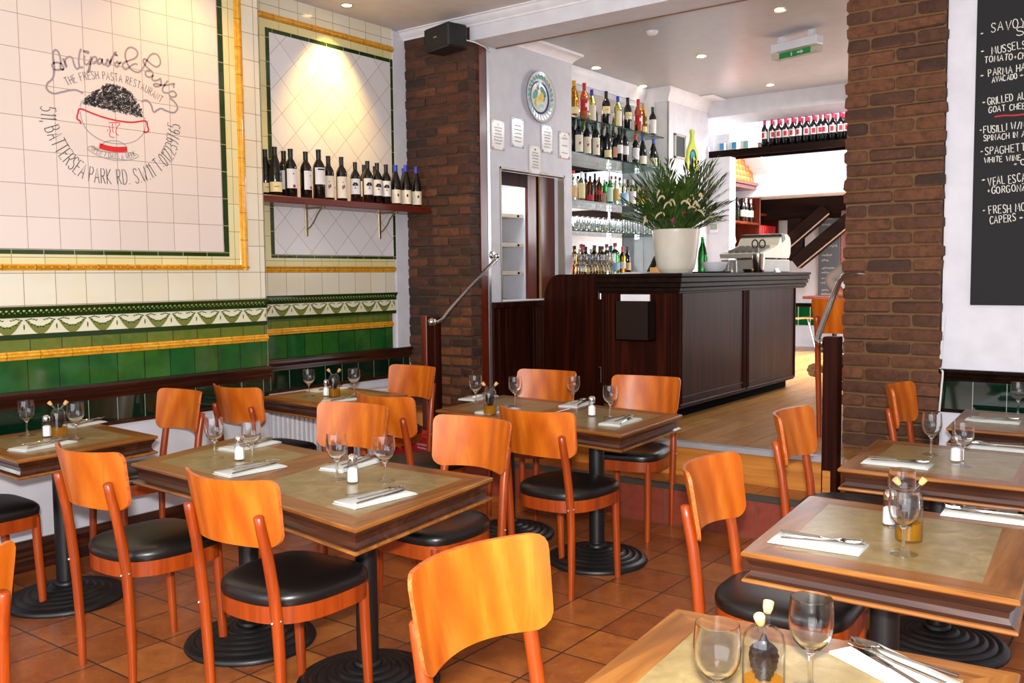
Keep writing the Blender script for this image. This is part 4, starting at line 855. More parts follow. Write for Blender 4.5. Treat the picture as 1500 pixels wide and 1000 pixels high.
# ---- glass bar shelves
M_shelfglass = thin_glass('shelf_glass', S(214, 236, 230), S(96, 140, 128))
XF = -4.55
SHZ = []
t0 = None
for k, (z, w_, ye) in enumerate(((2.905, XF, 8.80), (2.585, XF, 8.86), (2.165, XF, 8.86), (1.895, XF, 8.86))):
    o = thing('glass_shelf', ('top', 'second', 'third', 'lowest')[k]+' glass bar shelf in front of the mirror', 'glass shelf', (XM, 7.04, z), 0, 'glass bar shelves')
    m = MB(); m.cbox((.002, 0, 0), (w_-XM, ye-7.04, .012), .002); m.build('pane', M_shelfglass, o, smooth=False); m = MB(); m.box((w_-XM, 0, 0), (w_-XM+.001, ye-7.04, .012)); m.build('edge', flat('glass_edge', S(26, 52, 46), .1), o, smooth=False)
    m = MB()
    for y in (.32, 1.1, 1.68): m.cbox((.001, y-.008, -.03), (.03, y+.008, -.001), .002)
    m.build('clip', M_chrome, o); SHZ.append(z+.0125)
for y, l in ((7.36, 'chrome shelf upright nearer the serving hatch'), (8.14, 'chrome shelf upright near the middle of the bar shelves')):
    m = MB(); m.cbox((XM+.001, y-.006, 1.5), (XM+.012, y+.006, 3.0), .002); tag(m.build('shelf_upright', M_chrome), l, 'shelf upright')
def bar(px, py, X, z): d = ray(px, py); k = (X-CAM.x)/d.x; p = CAM+d*k; return Vector((X, p.y, z))
GB = 'bottles on the glass bar shelves'
for i, (px, X, kind, body, cap, lab, lz, ring, art, h, tn, l) in enumerate((
    (841, -4.62, 'burgundy', 'amber', 'yellow', 'cream', (.03, .085), None, None, .33, .1, 'yellow-capped white wine at the left end of the top bar shelf'),
    (856, -4.62, 'bordeaux', 'rose', 'red', 'white', (.075, .15), 'white', 'red', .335, .2, 'first red-capped rose wine on the top bar shelf'),
    (867, -4.66, 'bordeaux', 'pale', 'blue', 'ivory', (.02, .16), None, None, .31, .7, 'first blue-capped pale wine on the top bar shelf'),
    (888, -4.62, 'bordeaux', 'dark', 'black', 'cream', (.10, .165), 'white', 'line', .32, .2, 'first dark wine on the top bar shelf'),
    (905, -4.62, 'bordeaux', 'pale', 'blue', 'ivory', (.02, .16), None, None, .305, .9, 'second blue-capped pale wine on the top bar shelf'),
    (919.5, -4.62, 'bordeaux', 'dark', 'black', 'cream', (.10, .165), 'white', 'line', .32, .5, 'second dark wine on the top bar shelf'),
    (935, -4.62, 'bordeaux', 'rose', 'red', 'white', (.075, .15), 'white', 'red', .335, .3, 'second red-capped rose wine on the top bar shelf'),
    (942.5, -4.65, 'burgundy', 'amber', 'yellow', 'cream', (.03, .085), None, None, .30, .1, 'yellow-capped white wine behind the second rose'),
    (956, -4.62, 'bordeaux', 'dark', 'green', 'white', (.03, .17), None, None, .30, .2, 'green-capped dark wine at the right end of the top bar shelf'))):
    bottle(kind, body, cap, lab, bar(px, 170, X, SHZ[0]), l, GB, lz, ring, art, tn, h)
for i, (px, X, kind, body, cap, lab, lz, art, h, tn, l) in enumerate((
    (838, -4.68, 'bordeaux', 'dark', 'black', None, (.02, .1), None, .31, 0, 'unlabelled dark wine half hidden by the hatch wall on the second shelf'),
    (848, -4.62, 'bordeaux', 'dark', 'black', 'ivory', (.02, .165), 'splash', .315, .2, 'first tall-labelled wine on the second bar shelf'),
    (860, -4.62, 'bordeaux', 'dark', 'black', 'ivory', (.02, .165), 'splash', .31, .2, 'second tall-labelled wine on the second bar shelf'),
    (872.5, -4.62, 'bordeaux', 'dark', 'black', 'ivory', (.02, .165), 'splash', .325, .4, 'third tall-labelled wine on the second bar shelf'),
    (881.5, -4.68, 'bordeaux', 'dark', 'black', None, (.02, .1), None, .29, 0, 'dark wine behind the third tall-labelled one on the second shelf'),
    (890, -4.62, 'bordeaux', 'dark', 'black', 'cream', (.02, .085), None, .31, .3, 'dark wine with a low cream label on the second shelf'),
    (898, -4.7, 'bordeaux', 'dark', 'black', None, (.02, .1), None, .31, 0, 'dark wine in the back row at the middle of the second shelf'),
    (901, -4.63, 'bordeaux', 'dark', 'black', 'pink', (.04, .15), None, .27, .5, 'dark wine with a pinkish label on the second shelf'),
    (907, -4.60, 'bordeaux', 'dark', 'black', 'white', (.07, .15), None, .31, .2, 'first white-labelled dark wine right of the middle on the second shelf'),
    (915.5, -4.6, 'bordeaux', 'dark', 'black', 'white', (.07, .15), None, .31, .3, 'second white-labelled dark wine right of the middle on the second shelf'),
    (931, -4.62, 'bordeaux', 'dark', 'red', 'white', (.05, .165), None, .30, .2, 'red-capped dark wine on the second bar shelf'),
    (941.5, -4.62, 'burgundy', 'dark', 'blue', 'ivory', (.02, .1), None, .30, .3, 'blue-capped dark wine next to the red-capped one on the second shelf'),
    (957, -4.62, 'burgundy', 'dark', 'blue', 'ivory', (.02, .1), None, .30, .3, 'blue-capped dark wine at the right end of the second shelf by the palm'))):
    bottle(kind, body, cap, lab, bar(px, 230, X, SHZ[1]), l, GB, lz, None, art, tn, h)
for i, (px, X, kind, body, cap, lab, lz, art, h, tn, l) in enumerate((
    (840, -4.66, 'spirit', 'clear', 'red', 'tan', (.02, .13), None, .26, .3, 'tan-labelled clear spirit at the left end of the third shelf'),
    (847, -4.62, 'square', 'clear', 'black', 'pink', (.02, .13), None, .24, .5, 'black-capped square spirit on the third shelf'),
    (852, -4.66, 'spirit', 'clear', 'white', 'cream', (.02, .16), None, .26, .2, 'white-capped spirit with a long cream label on the third shelf'),
    (858, -4.61, 'bordeaux', 'dark', 'black', None, (.02, .1), None, .275, 0, 'first plain black bottle on the third shelf'),
    (864.5, -4.64, 'square', 'brown', 'black', 'red', (.01, .06), None, .235, .3, 'brown spirit with a low red label on the third shelf'),
    (871.5, -4.61, 'bordeaux', 'dark', 'black', None, (.02, .1), None, .285, 0, 'second plain black bottle on the third shelf'),
    (878, -4.6, 'spirit', 'brown', 'orange', 'red', (.08, .12), None, .24, .2, 'orange-capped brown spirit on the third shelf'),
    (885.5, -4.6, 'spirit', 'green', 'white', 'pink', (.02, .12), None, .24, .1, 'green spirit with a pink label on the third shelf'),
    (893, -4.6, 'spirit', 'green', 'silver', 'mint', (.02, .16), None, .25, .2, 'green spirit with a mint label on the third shelf'),
    (896, -4.68, 'spirit', 'clear', 'red', 'white', (.12, .15), None, .285, .2, 'red-capped clear spirit in the back row of the third shelf'),
    (902, -4.61, 'spirit', 'clear', 'maroon', 'gold', (.03, .14), None, .27, .3, 'gold-labelled clear spirit on the third shelf'),
    (908, -4.64, 'spirit', 'clear', 'navy', 'sky', (.03, .12), None, .285, .1, 'navy-capped clear spirit on the third shelf'),
    (914, -4.6, 'square', 'clear', 'white', 'sky', (.02, .11), None, .25, .2, 'white-capped square spirit with a pale blue label on the third shelf'),
    (920, -4.63, 'bordeaux', 'dark', 'black', None, (.02, .1), None, .275, 0, 'third plain black bottle on the third shelf'),
    (926, -4.6, 'square', 'clear', 'silver', 'white', (.02, .13), None, .26, .2, 'silver-capped square spirit with a white label on the third shelf'),
    (932, -4.65, 'spirit', 'green', 'red', None, (.02, .1), None, .28, 0, 'red-capped green spirit near the palm on the third shelf'),
    (939, -4.6, 'square', 'amber', 'black', 'gold', (.03, .12), None, .23, .2, 'black-capped amber spirit near the palm on the third shelf'),
    (946, -4.62, 'spirit', 'amber', 'red', 'gold', (.03, .12), None, .26, .2, 'red-capped amber spirit behind the palm leaves on the third shelf'))):
    bottle(kind, body, cap, lab, bar(px, 295, -4.59 if i % 2 == 0 else -4.69, SHZ[2]), l, GB, lz, None, art, tn, h, wd=.86)
ZB = 1.4955
for i, (px, X, kind, body, cap, lab, lz, h, tn, l) in enumerate((
    (853, -4.75, 'bordeaux', 'brown', 'red', 'white', (.04, .12), .27, .2, 'red-capped bottle behind the stemmed glasses at the hatch end'),
    (866, -4.75, 'spirit', 'clear', 'silver', 'white', (.04, .14), .25, .2, 'silver-capped bottle behind the stemmed glasses'),
    (871, -4.7, 'spirit', 'amber', 'black', 'gold', (.04, .14), .285, .2, 'first black-capped amber bottle behind the stemmed glasses'),
    (882, -4.72, 'spirit', 'amber', 'navy', 'gold', (.04, .14), .28, .2, 'navy-capped amber bottle behind the stemmed glasses'),
    (889, -4.68, 'spirit', 'clear', 'maroon', 'gold', (.04, .16), .30, .2, 'maroon-capped clear bottle behind the stemmed glasses'),
    (895, -4.75, 'bordeaux', 'green', 'black', 'gold', (.04, .14), .29, .2, 'green bottle behind the stemmed glasses'),
    (901, -4.62, 'spirit', 'clear', 'maroon', 'sky', (.04, .10), .31, .2, 'clear bottle with a low blue label beside the stemmed glasses'),
    (912, -4.60, 'bordeaux', 'amber', 'red', 'white', (.07, .14), .275, .1, 'red-capped dark bottle with a square white label on the back counter'),
    (919, -4.62, 'bordeaux', 'dark', 'black', 'tan', (.05, .13), .28, .3, 'black-capped bottle with a tan label on the back counter'))):
    bottle(kind, body, cap, lab, bar(px, 385, X, ZB), l, 'bottles on the back counter', lz, None, None, tn, h)
# tumblers and stemmed glasses
t = thing('tumbler', '', 'tumbler'); m = MB(); m.lathe([(0, 0), (.028, 0), (.030, .003), (.034, .13), (.0325, .13), (.0285, .012), (0, .01)], 20); m.build('glass_body', M_crystal, t, ang=50); TB = Proto(t)
n = 0
for row, X in ((0, -4.60), (1, -4.69)):
    for k in range(15):
        px = 842+7.6*k+row*3.5; p = bar(px, 345, X, SHZ[3]); n += 1
        if p.y > 8.78: continue
        TB.put(p, 0, ('front' if row == 0 else 'back')+' row tumbler %s on the lowest glass shelf' % ('nearest the hatch wall' if k == 0 else 'number %d from the hatch wall' % (k+1)), 'straight tumblers on the lowest glass shelf')
n = 0
for row, X in ((0, -4.50), (1, -4.58)):
    for k in range(7 if row == 0 else 6):
        px = 843+8.4*k+row*4; p = bar(px, 395, X, ZB)
        GL.put(p, 0, 'stemmed glass %d from the hatch wall in the %s row on the back counter' % (k+1, 'front' if row == 0 else 'second'), 'stemmed glasses on the back counter', (1.0, 1.0, 1.12))
# ================================================================== STROKE LETTERING
GLY = {k: [[tuple(float(q) for q in p.split(',')) for p in st.split()] for st in v.split(';')] for k, v in {
'A': '0,0 .3,1 .6,0;.12,.36 .48,.36', 'B': '0,0 0,1 .35,.97 .45,.8 .35,.57 0,.53;.35,.55 .52,.4 .5,.12 .35,0 0,0', 'C': '.55,.85 .4,1 .2,1 .05,.8 0,.5 .05,.2 .2,0 .4,0 .55,.15',
'D': '0,0 0,1 .3,.97 .5,.75 .55,.5 .5,.22 .3,.02 0,0', 'E': '.5,1 0,1 0,0 .5,0;0,.53 .4,.53', 'F': '.5,1 0,1 0,0;0,.53 .38,.53', 'G': '.55,.85 .4,1 .2,1 .05,.8 0,.5 .05,.2 .2,0 .4,0 .55,.15 .55,.45 .35,.45',
'H': '0,0 0,1;.55,0 .55,1;0,.5 .55,.5', 'I': '.05,0 .05,1', 'K': '0,0 0,1;.5,1 0,.45 .52,0', 'L': '0,1 0,0 .45,0', 'M': '0,0 .08,1 .35,.3 .62,1 .7,0', 'N': '0,0 0,1 .55,0 .55,1',
'O': '.3,1 .1,.9 0,.5 .1,.1 .3,0 .5,.1 .6,.5 .5,.9 .3,1', 'P': '0,0 0,1 .35,.97 .48,.78 .35,.52 0,.48', 'R': '0,0 0,1 .35,.97 .48,.78 .35,.52 0,.48;.2,.5 .52,0', 'S': '.5,.85 .35,1 .15,1 .03,.82 .1,.6 .4,.42 .5,.2 .38,.02 .15,0 0,.15',
'T': '0,1 .6,1;.3,1 .3,0', 'U': '0,1 0,.25 .12,.04 .28,0 .45,.04 .55,.25 .55,1', 'V': '0,1 .3,0 .6,1', 'W': '0,1 .18,0 .38,.7 .58,0 .76,1', 'X': '0,0 .55,1;0,1 .55,0', 'Y': '0,1 .28,.5 .55,1;.28,.5 .25,0', 'Z': '0,1 .5,1 0,0 .5,0',
'0': '.25,1 .08,.9 0,.5 .08,.1 .25,0 .42,.1 .5,.5 .42,.9 .25,1', '1': '.05,.8 .2,1 .2,0', '2': '0,.8 .12,1 .35,1 .48,.8 .4,.5 0,0 .5,0', '3': '0,.9 .2,1 .42,.9 .4,.6 .18,.53 .45,.4 .45,.1 .2,0 0,.1', '5': '.45,1 .06,1 .03,.58 .25,.63 .45,.45 .45,.15 .22,0 0,.1',
'6': '.42,.95 .15,.7 0,.3 .1,.05 .28,0 .45,.12 .45,.38 .28,.5 .05,.35', '7': '0,1 .5,1 .15,0', '9': '.42,.65 .25,.5 .06,.6 .03,.85 .2,1 .38,.95 .44,.65 .35,.2 .15,0', '+': '0,.4 .36,.4;.18,.6 .18,.2', '&': '.55,0 .1,.75 .2,1 .38,.85 .05,.3 .15,0 .35,.05 .55,.4', '.': '.0,0 .06,.06', ':': '.03,.15 .06,.2;.03,.6 .06,.66', ',': '.08,.08 0,-.15', '/': '0,0 .4,1', '-': '0,.4 .3,.4', '*': '.0,.4 .07,.5 .12,.4 .05,.33 .0,.42'}.items()}
def gwid(c): return .3 if c == ' ' else max(p[0] for st in GLY[c] for p in st)
def smooth_path(pts, n=6):
    P = [Vector(p) for p in pts]; out = []
    for i in range(len(P)-1):
        a, b, c, d = P[max(i-1, 0)], P[i], P[i+1], P[min(i+2, len(P)-1)]
        for k in range(n):
            u = k/n; out.append(.5*((2*b)+(c-a)*u+(2*a-5*b+4*c-d)*u*u+(3*b-a-3*c+d)*u**3))
    return out+[P[-1]]
def text_on(mb, s, path, h, nrm, wd, gap=.22, jit=.0, xs=1.0, sp=None):  # letters along a 3D path, upright = normal x tangent
    nrm = Vector(nrm); Ls = [0]
    for a, b in zip(path, path[1:]): Ls.append(Ls[-1]+(b-a).length)
    tot = sum(gwid(c)+gap for c in s)-gap; k = (Ls[-1]/tot) if sp is None else sp; x = 0
    def at(dist):
        dist = min(max(dist, 0), Ls[-1]-1e-6); i = 0
        while i < len(Ls)-2 and Ls[i+1] < dist: i += 1
        u = (dist-Ls[i])/max(1e-9, Ls[i+1]-Ls[i]); return path[i].lerp(path[i+1], u), (path[i+1]-path[i]).normalized()
    for c in s:
        wc = gwid(c)
        if c != ' ':
            p, tg = at((x+wc/2)*k); up = nrm.cross(tg); jx, jy = rnd.uniform(-jit, jit), rnd.uniform(-jit, jit); sl_ = rnd.uniform(-jit, jit)*.6
            for st in GLY[c]:
                mb.ribbon([p+tg*((q[0]-wc/2+sl_*q[1])*k*xs+jx*h*.3)+up*((q[1]+jy*.6)*h) for q in st], nrm, wd)
        x += wc+gap
# ---- painted sign on the left wall
XS = XW+.0014
def W(px, py): p = atx(px, py, XS); return p
def z4(x, y): return W(50+x/4.168, 50+y/4.168)
def z12(x, y): return W(60+x/12.5, 70+y/12.5)
def z10(x, y): return W(160+x/10, 70+y/10)
NX = (1, 0, 0)
M_ink = flat('sign_ink', S(52, 50, 54), .6); M_grey = flat('sign_grey', S(150, 138, 140), .6); M_sred = flat('sign_red', S(204, 34, 38), .6); M_thin = flat('sign_thin', S(150, 140, 140), .6)
sign = thing('painted_sign', 'hand painted restaurant sign with a bowl of pasta on the white tiles', 'painted sign', (0, 0, 0))
m = MB()
for f, st in ((z12, '245,390 235,500 200,580 130,640 100,710 120,770 190,825 270,838 340,820 430,800 540,775 650,775 740,815 770,840'), (z12, '385,410 410,390 415,360 380,300 330,275 250,272 205,310 215,350 260,400 340,400 420,392'),
    (z12, '250,390 240,300 225,180 222,90 250,45 280,40 320,80 350,170 365,260 355,340 370,410'), (z12, '400,190 430,260 455,340 470,330 445,270 450,210 490,175 540,165 580,200 605,290 640,370 680,385 700,350'),
    (z12, '740,20 715,70 700,150 690,240 705,330 735,365 770,345'), (z12, '775,55 820,60 870,75 865,95 820,85 775,65'), (z12, '800,140 790,220 800,280 830,310 880,270 910,200 925,160'), (z12, '930,180 905,270 880,370 860,440 890,430 900,340 920,240 960,170 1010,175 1020,230 980,280 940,285'),
    (z12, '1100,190 1050,220 1040,280 1070,300 1110,260 1120,200 1125,280 1160,310 1200,270 1220,210 1260,290 1230,340 1190,310'), (z12, '1380,70 1330,140 1290,220 1270,290'), (z12, '1330,110 1390,125'), (z10, '90,60 60,110 20,190 10,240'), (z10, '70,100 130,115'),
    (z10, '80,210 90,260 120,280 150,230 180,210 140,225 120,200 100,230'),
    (z10, '415,245 380,235 330,255 290,290 240,315 205,290 200,240 240,205 310,180 380,150 415,100 405,40 350,0 290,-2 250,40 235,110 255,200 300,290 360,340 420,358 465,335 510,270 550,190 600,110 660,85 720,115 750,190 740,250 690,280 630,250 570,200 520,160 500,195 520,240 570,300 630,350 640,400 600,430 550,415 530,380 545,340 600,335'),
    (z10, '640,400 630,460 660,480 720,470 750,450 760,500 755,545 720,565 670,565 650,540 690,525 760,545 850,545 950,525 940,560 950,590'), (z10, '860,480 800,560 780,620 810,655 870,660 900,640 950,640 985,690 950,720 900,715 875,680'), (z10, '890,740 940,775 985,830 1000,890 960,945 900,945 830,920 760,890 700,915 660,940 635,910 620,850 580,790 530,765 470,790')):
    m.ribbon(smooth_path([f(*[float(q) for q in p.split(',')]) for p in st.split()], 5), NX, .010)
m.build('script_lettering', M_grey, sign, smooth=False, fix=False)
m = MB()
text_on(m, '511, BATTERSEA PARK RD. S.W.11 T:012239765', smooth_path([z4(*p) for p in ((36, 440), (45, 530), (68, 590), (108, 680), (160, 760), (225, 832), (310, 890), (420, 912), (530, 916), (620, 912), (715, 885), (790, 828), (850, 760), (882, 670), (893, 560))], 5), .082, NX, .0042, .26)
m.build('address_lettering', M_ink, sign, smooth=False, fix=False)
m = MB(); text_on(m, 'THE FRESH PASTA RESTAURANT', smooth_path([z4(*p) for p in ((203, 315), (268, 292), (330, 278), (395, 274), (460, 280), (530, 293), (600, 315), (670, 348), (720, 380), (772, 420))], 5), .042, NX, .0036, .26)
text_on(m, 'OPEN 7 DAYS A WEEK', smooth_path([z4(*p) for p in ((348, 705), (400, 736), (465, 756), (540, 763), (590, 756), (622, 742))], 5), .028, NX, .0028, .26)
m.build('small_lettering', M_thin if False else flat('sign_mid', S(112, 104, 106), .6), sign, smooth=False, fix=False)
m = MB()
for st in ('282,470 290,520 320,580 370,625 430,655 500,668 560,668 620,650 660,615 678,570 680,530', '280,445 290,410 310,405', '655,495 680,520', '410,680 430,660 470,650 520,655 560,680 568,700', '348,682 328,702 400,745 480,768 560,770 610,760 638,742 610,726', '348,682 400,710 470,722 540,722 610,726'):
    m.ribbon(smooth_path([z4(*[float(q) for q in p.split(',')]) for p in st.split()], 5), NX, .004)
m.build('bowl_outline', M_thin, sign, smooth=False, fix=False)
m = MB()
for st, wd in (('285,548 280,530 262,515 268,480 275,458 300,460 360,485 440,512 520,530 600,538 680,530 692,560 698,590 676,600 672,590', .009), ('398,680 440,694 500,704 568,702', .03), ('455,540 500,540 525,545 505,570 500,600 515,620', .004), ('458,560 465,590 460,615 470,628 490,630', .004), ('478,545 480,590 488,600', .004), ('452,580 446,592', .003)):
    m.ribbon(smooth_path([z4(*[float(q) for q in p.split(',')]) for p in st.split()], 4), NX, wd)
m.build('red_brushwork', M_sred, sign, smooth=False, fix=False)
def dome(x, y):   # the pasta heap in the enlarged crop's frame
    top = {290: 425, 320: 390, 350: 365, 390: 335, 420: 315, 455: 305, 500: 310, 540: 325, 590: 360, 620: 395, 645: 440, 662: 500}
    xs = sorted(top); bot = 418+(x-290)*.26 if x < 520 else 478+(x-520)*.2
    for a, b in zip(xs, xs[1:]):
        if a <= x <= b: u = (x-a)/(b-a); return top[a]+(top[b]-top[a])*u < y < min(bot, 508)
    return False
m = MB(); r3 = random.Random(11); cnt = 0
while cnt < 950:
    x, y = r3.uniform(292, 660), r3.uniform(306, 506)
    if not dome(x, y): continue
    cnt += 1; a0 = r3.uniform(0, 6); rr = r3.uniform(3, 10); pts = []
    for k in range(7):
        a = a0+k*.75; rr *= .95; pts.append(z4(x+rr*math.cos(a), y+rr*math.sin(a)))
    m.ribbon(pts, NX, .0032)
m.build('pasta_brushwork', M_ink, sign, smooth=False, fix=False)
# ---- chalkboards
M_chalkb = flat('chalkboard', S(14, 15, 18), .8); M_chalk = flat('chalk', S(216, 216, 206), .9); M_chalkr = flat('red_chalk', S(190, 44, 48), .9)
YC = YR-.022
bl = aty(1420.8, 446.6, YC)
cb = thing('chalkboard_menu', 'large black chalkboard menu on the white wall right of the brick pillar', 'chalkboard', (bl.x, YC+.02, bl.z))
m = MB(); m.cbox((0, -.02, 0), (1.2, 0, 2.0), .002); m.build('board', M_chalkb, cb, smooth=False)
m = MB(); m2 = MB(); o = Vector((bl.x, YC+.02, bl.z)); yb = YC-.0012
def cl(s, x0, y0, x1, y1, h, wd=.0042, mb=None):
    h *= .85
    a, b = aty(x0, y0, yb)-o, aty(x1, y1, yb)-o; text_on(mb or m, s, [a, b], h, (0, -1, 0), wd, .24, .12)
for a in (('*', 1437, 52, 1441, 51, .03), ('SAVOY', 1452, 47, 1502, 39, .055), ('S', 1489, 52, 1500, 50, .05), ('*', 1437, 78, 1441, 77, .03), ('MUSSELS', 1453, 80, 1502, 70, .046), ('TOMATO+CH', 1442, 92, 1502, 86, .038), ('*', 1436, 114, 1441, 113, .03), ('PARMA HA', 1448, 112, 1502, 103, .044), ('AVACADO', 1453, 121, 1490, 115, .034), ('+', 1494, 114, 1499, 113, .03),
    ('*', 1440, 153, 1444, 152, .03), ('GRILLED AU', 1447, 154, 1502, 145, .044), ('GOAT CHEE', 1448, 165, 1502, 159, .036), ('*', 1436, 193, 1439, 192, .02), ('FUSILLI W/M', 1441, 196, 1502, 187, .044), ('SPINACH IN A', 1441, 207, 1502, 200, .036), ('*', 1437, 224, 1440, 223, .02), ('SPAGHETT', 1443, 227, 1502, 221, .046), ('WHITE WINE', 1442, 239, 1495, 234, .034), ('+', 1486, 244, 1490, 243, .03), ('C', 1496, 242, 1502, 241, .034),
    ('*', 1438, 268, 1443, 267, .04), ('VEAL ESCA', 1448, 272, 1502, 265, .05), ('+GORGONZ', 1447, 284, 1502, 279, .042), ('*', 1441, 311, 1444, 310, .03), ('FRESH MO', 1449, 314, 1502, 308, .05), ('CAPERS', 1450, 328, 1488, 323.5, .046), ('+', 1493, 322, 1498, 321.5, .03)):
    m = MB(); cl(*a, mb=m); m.build('chalk_line', M_chalk, cb, smooth=False, fix=False)
a = [aty(x, y, yb)-o for x, y in ((1457, 171), (1470, 169), (1485, 169), (1503, 167))]; m2.ribbon(a, (0, -1, 0), .008); m2.build('red_underline', M_chalkr, cb, smooth=False, fix=False)
def scribble(mb, a, b, n, amp, nrm, wd, r_):      # unreadable handwriting
    up = Vector((0, 0, 1)); pts = []
    for i in range(n+1):
        u = i/n; pts.append(a.lerp(b, u)+up*amp*(r_.uniform(.2, 1) if i % 2 else r_.uniform(-.3, .2)))
    mb.ribbon(pts, nrm, wd)
yf = 12.965; a = aty(1200, 440, yf)
cb = thing('chalkboard_menu', 'tall narrow chalkboard with faded writing on the far wall', 'chalkboard', (a.x, 12.985, a.z))
wb = aty(1229.5, 440, yf).x-a.x; m = MB(); m.cbox((-.02, -.02, 0), (wb, 0, 1.2), .003); m.build('board', flat('grey_chalkboard', S(92, 96, 102), .6), cb, smooth=False)
m = MB(); r5 = random.Random(3)
for k, (zz, ln) in enumerate(((1.12, .6), (1.04, .5), (.86, .35), (.74, .9), (.62, .6), (.55, .4), (.44, .75), (.38, .6), (.30, .7), (.24, .5), (.14, .7), (.08, .6))):
    scribble(m, Vector((.03, -.0212, zz)), Vector((.03+ln*(wb-.05), -.0212, zz)), 14, .03, (0, -1, 0), .008, r5)
m.build('chalk_scribble', M_chalk, cb, smooth=False, fix=False)
# ---- ceramic plate and small tiles on the hatch wall
XP = XH+.002
c = atx(789, 143, XP)
t = thing('wall_plate', 'painted ceramic plate with lemons on the hatch wall', 'plate', (XP, c.y, c.z), 0)
RY = Matrix.Rotation(PI/2, 4, 'Y'); PS = Matrix.Diagonal((1, 1, 1, 1))
m = MB(); m.lathe([(0, 0), (.13, 0), (.2, .018), (.213, .026), (.21, .030), (.19, .024), (.125, .008), (0, .008)], 48, RY); m.build('dish', flat('plate_cream', S(226, 220, 214), .15), t)
m = MB(); m.lathe([(.198, .0265), (.2135, .0305), (.215, .026)], 48, RY, cap=False); m.lathe([(.121, .009), (.138, .0135)], 48, RY, cap=False); m.build('blue_rim', flat('plate_blue', S(52, 48, 128), .15), t)
m = MB()
for k in range(26):
    a = 2*PI*k/26; p = Vector((.0222, .170*math.cos(a), .170*math.sin(a)))
    m.poly([p+Vector((.0012, .027*math.cos(q)*math.cos(a+.6)-.014*math.sin(q)*math.sin(a+.6), .027*math.cos(q)*math.sin(a+.6)+.014*math.sin(q)*math.cos(a+.6))) for q in [i*PI/4 for i in range(8)]])
for (y, z, a, b, ro) in ((-.06, .02, .05, .03, .9), (.055, .055, .055, .028, -.7), (-.05, -.05, .035, .02, 1.4), (.03, -.075, .036, .022, .3), (.07, .0, .03, .016, 1.2), (-.01, .1, .03, .008, 1.1), (-.035, .105, .028, .007, 2.0)):
    m.poly([(.0088, y+a*math.cos(q)*math.cos(ro)-b*math.sin(q)*math.sin(ro), z+a*math.cos(q)*math.sin(ro)+b*math.sin(q)*math.cos(ro)) for q in [i*PI/6 for i in range(12)]])
m.build('leaf_painting', flat('plate_teal', S(62, 158, 138), .15), t, smooth=False, fix=False)
m = MB()
for (y, z, ro) in ((-.022, -.03, 1.2), (.034, .008, 1.3)):
    m.poly([(.0094, y+.043*math.cos(q)*math.cos(ro)-.03*math.sin(q)*math.sin(ro), z+.043*math.cos(q)*math.sin(ro)+.03*math.sin(q)*math.cos(ro)) for q in [i*PI/7 for i in range(14)]])
m.build('lemon_painting', flat('plate_yellow', S(226, 190, 40), .15), t, smooth=False, fix=False)
m = MB(); [m.poly([(.0092, y+.012*math.cos(q), z+.012*math.sin(q)) for q in [i*PI/4 for i in range(8)]]) for y, z in ((-.03, .075), (-.012, .07))]; m.build('blossom_painting', flat('plate_red', S(190, 80, 70), .15), t, smooth=False, fix=False)
for k, (px, py, col, l, mk) in enumerate(((728.5, 198, S(206, 170, 120), 'small lettered wall tile with a red heart, nearest the door post', S(200, 30, 40)), (757.5, 195, S(110, 160, 200), 'small lettered wall tile with a blue border, below left of the plate', S(180, 140, 60)), (800.5, 204, S(90, 120, 140), 'small lettered wall tile with a green crest, below right of the plate', S(60, 130, 70)), (826, 213, S(190, 120, 110), 'small lettered wall tile at the right edge of the hatch wall', S(60, 150, 130)), (783, 234, S(200, 190, 180), 'small lettered wall tile just above the serving hatch', S(60, 60, 90)))):
    c = atx(px, py, XP); t = thing('lettered_tile', l, 'tile', (XP, c.y, c.z), 0, 'small lettered tiles on the hatch wall'); hy, hz = .082, .118
    m = MB(); m.cbox((0, -hy, -hz), (.008, hy, hz), .002); m.build('tile_body', flat('tile_ivory', S(226, 220, 212), .2), t)
    m = MB(); e = .0085
    for (y0, y1, z0, z1) in ((-hy, hy, hz-.012, hz), (-hy, hy, -hz, -hz+.012), (-hy, -hy+.01, -hz, hz), (hy-.01, hy, -hz, hz)):
        q = y0
        while q < y1-.001:
            for zz in ([z0] if y1-y0 > .05 else [z0+.02*i for i in range(int((z1-z0)/.02))]):
                m.poly([(e, q+.005+.006*math.cos(a), zz+.006+.005*math.sin(a)) for a in [i*PI/3 for i in range(6)]])
            q += .014
    for sy in (-1, 1):
        for sz in (-1, 1): m.poly([(e, sy*(hy-.014)+.013*math.cos(a), sz*(hz-.014)+.013*math.sin(a)) for a in [i*PI/4 for i in range(8)]])
    m.build('border_painting', flat('tile_border%d' % k, col, .2), t, smooth=False, fix=False)
    m = MB(); r6 = random.Random(k); nl = (6, 5, 6, 3, 6)[k]
    for i in range(nl): zz = .055-.125*i/max(1, nl-1); ln = r6.uniform(.075, .11); scribble(m, Vector((e, -ln/2, zz)), Vector((e, ln/2, zz)), 13, .012, (1, 0, 0), .0055, r6)
    m.build('handwriting', M_ink, t, smooth=False, fix=False)
    m = MB(); m.poly([(e, .012*math.cos(a), .085+.01*math.sin(a)) for a in [i*PI/4 for i in range(8)]]); m.build('motif', flat('tile_motif%d' % k, mk, .2), t, smooth=False, fix=False)
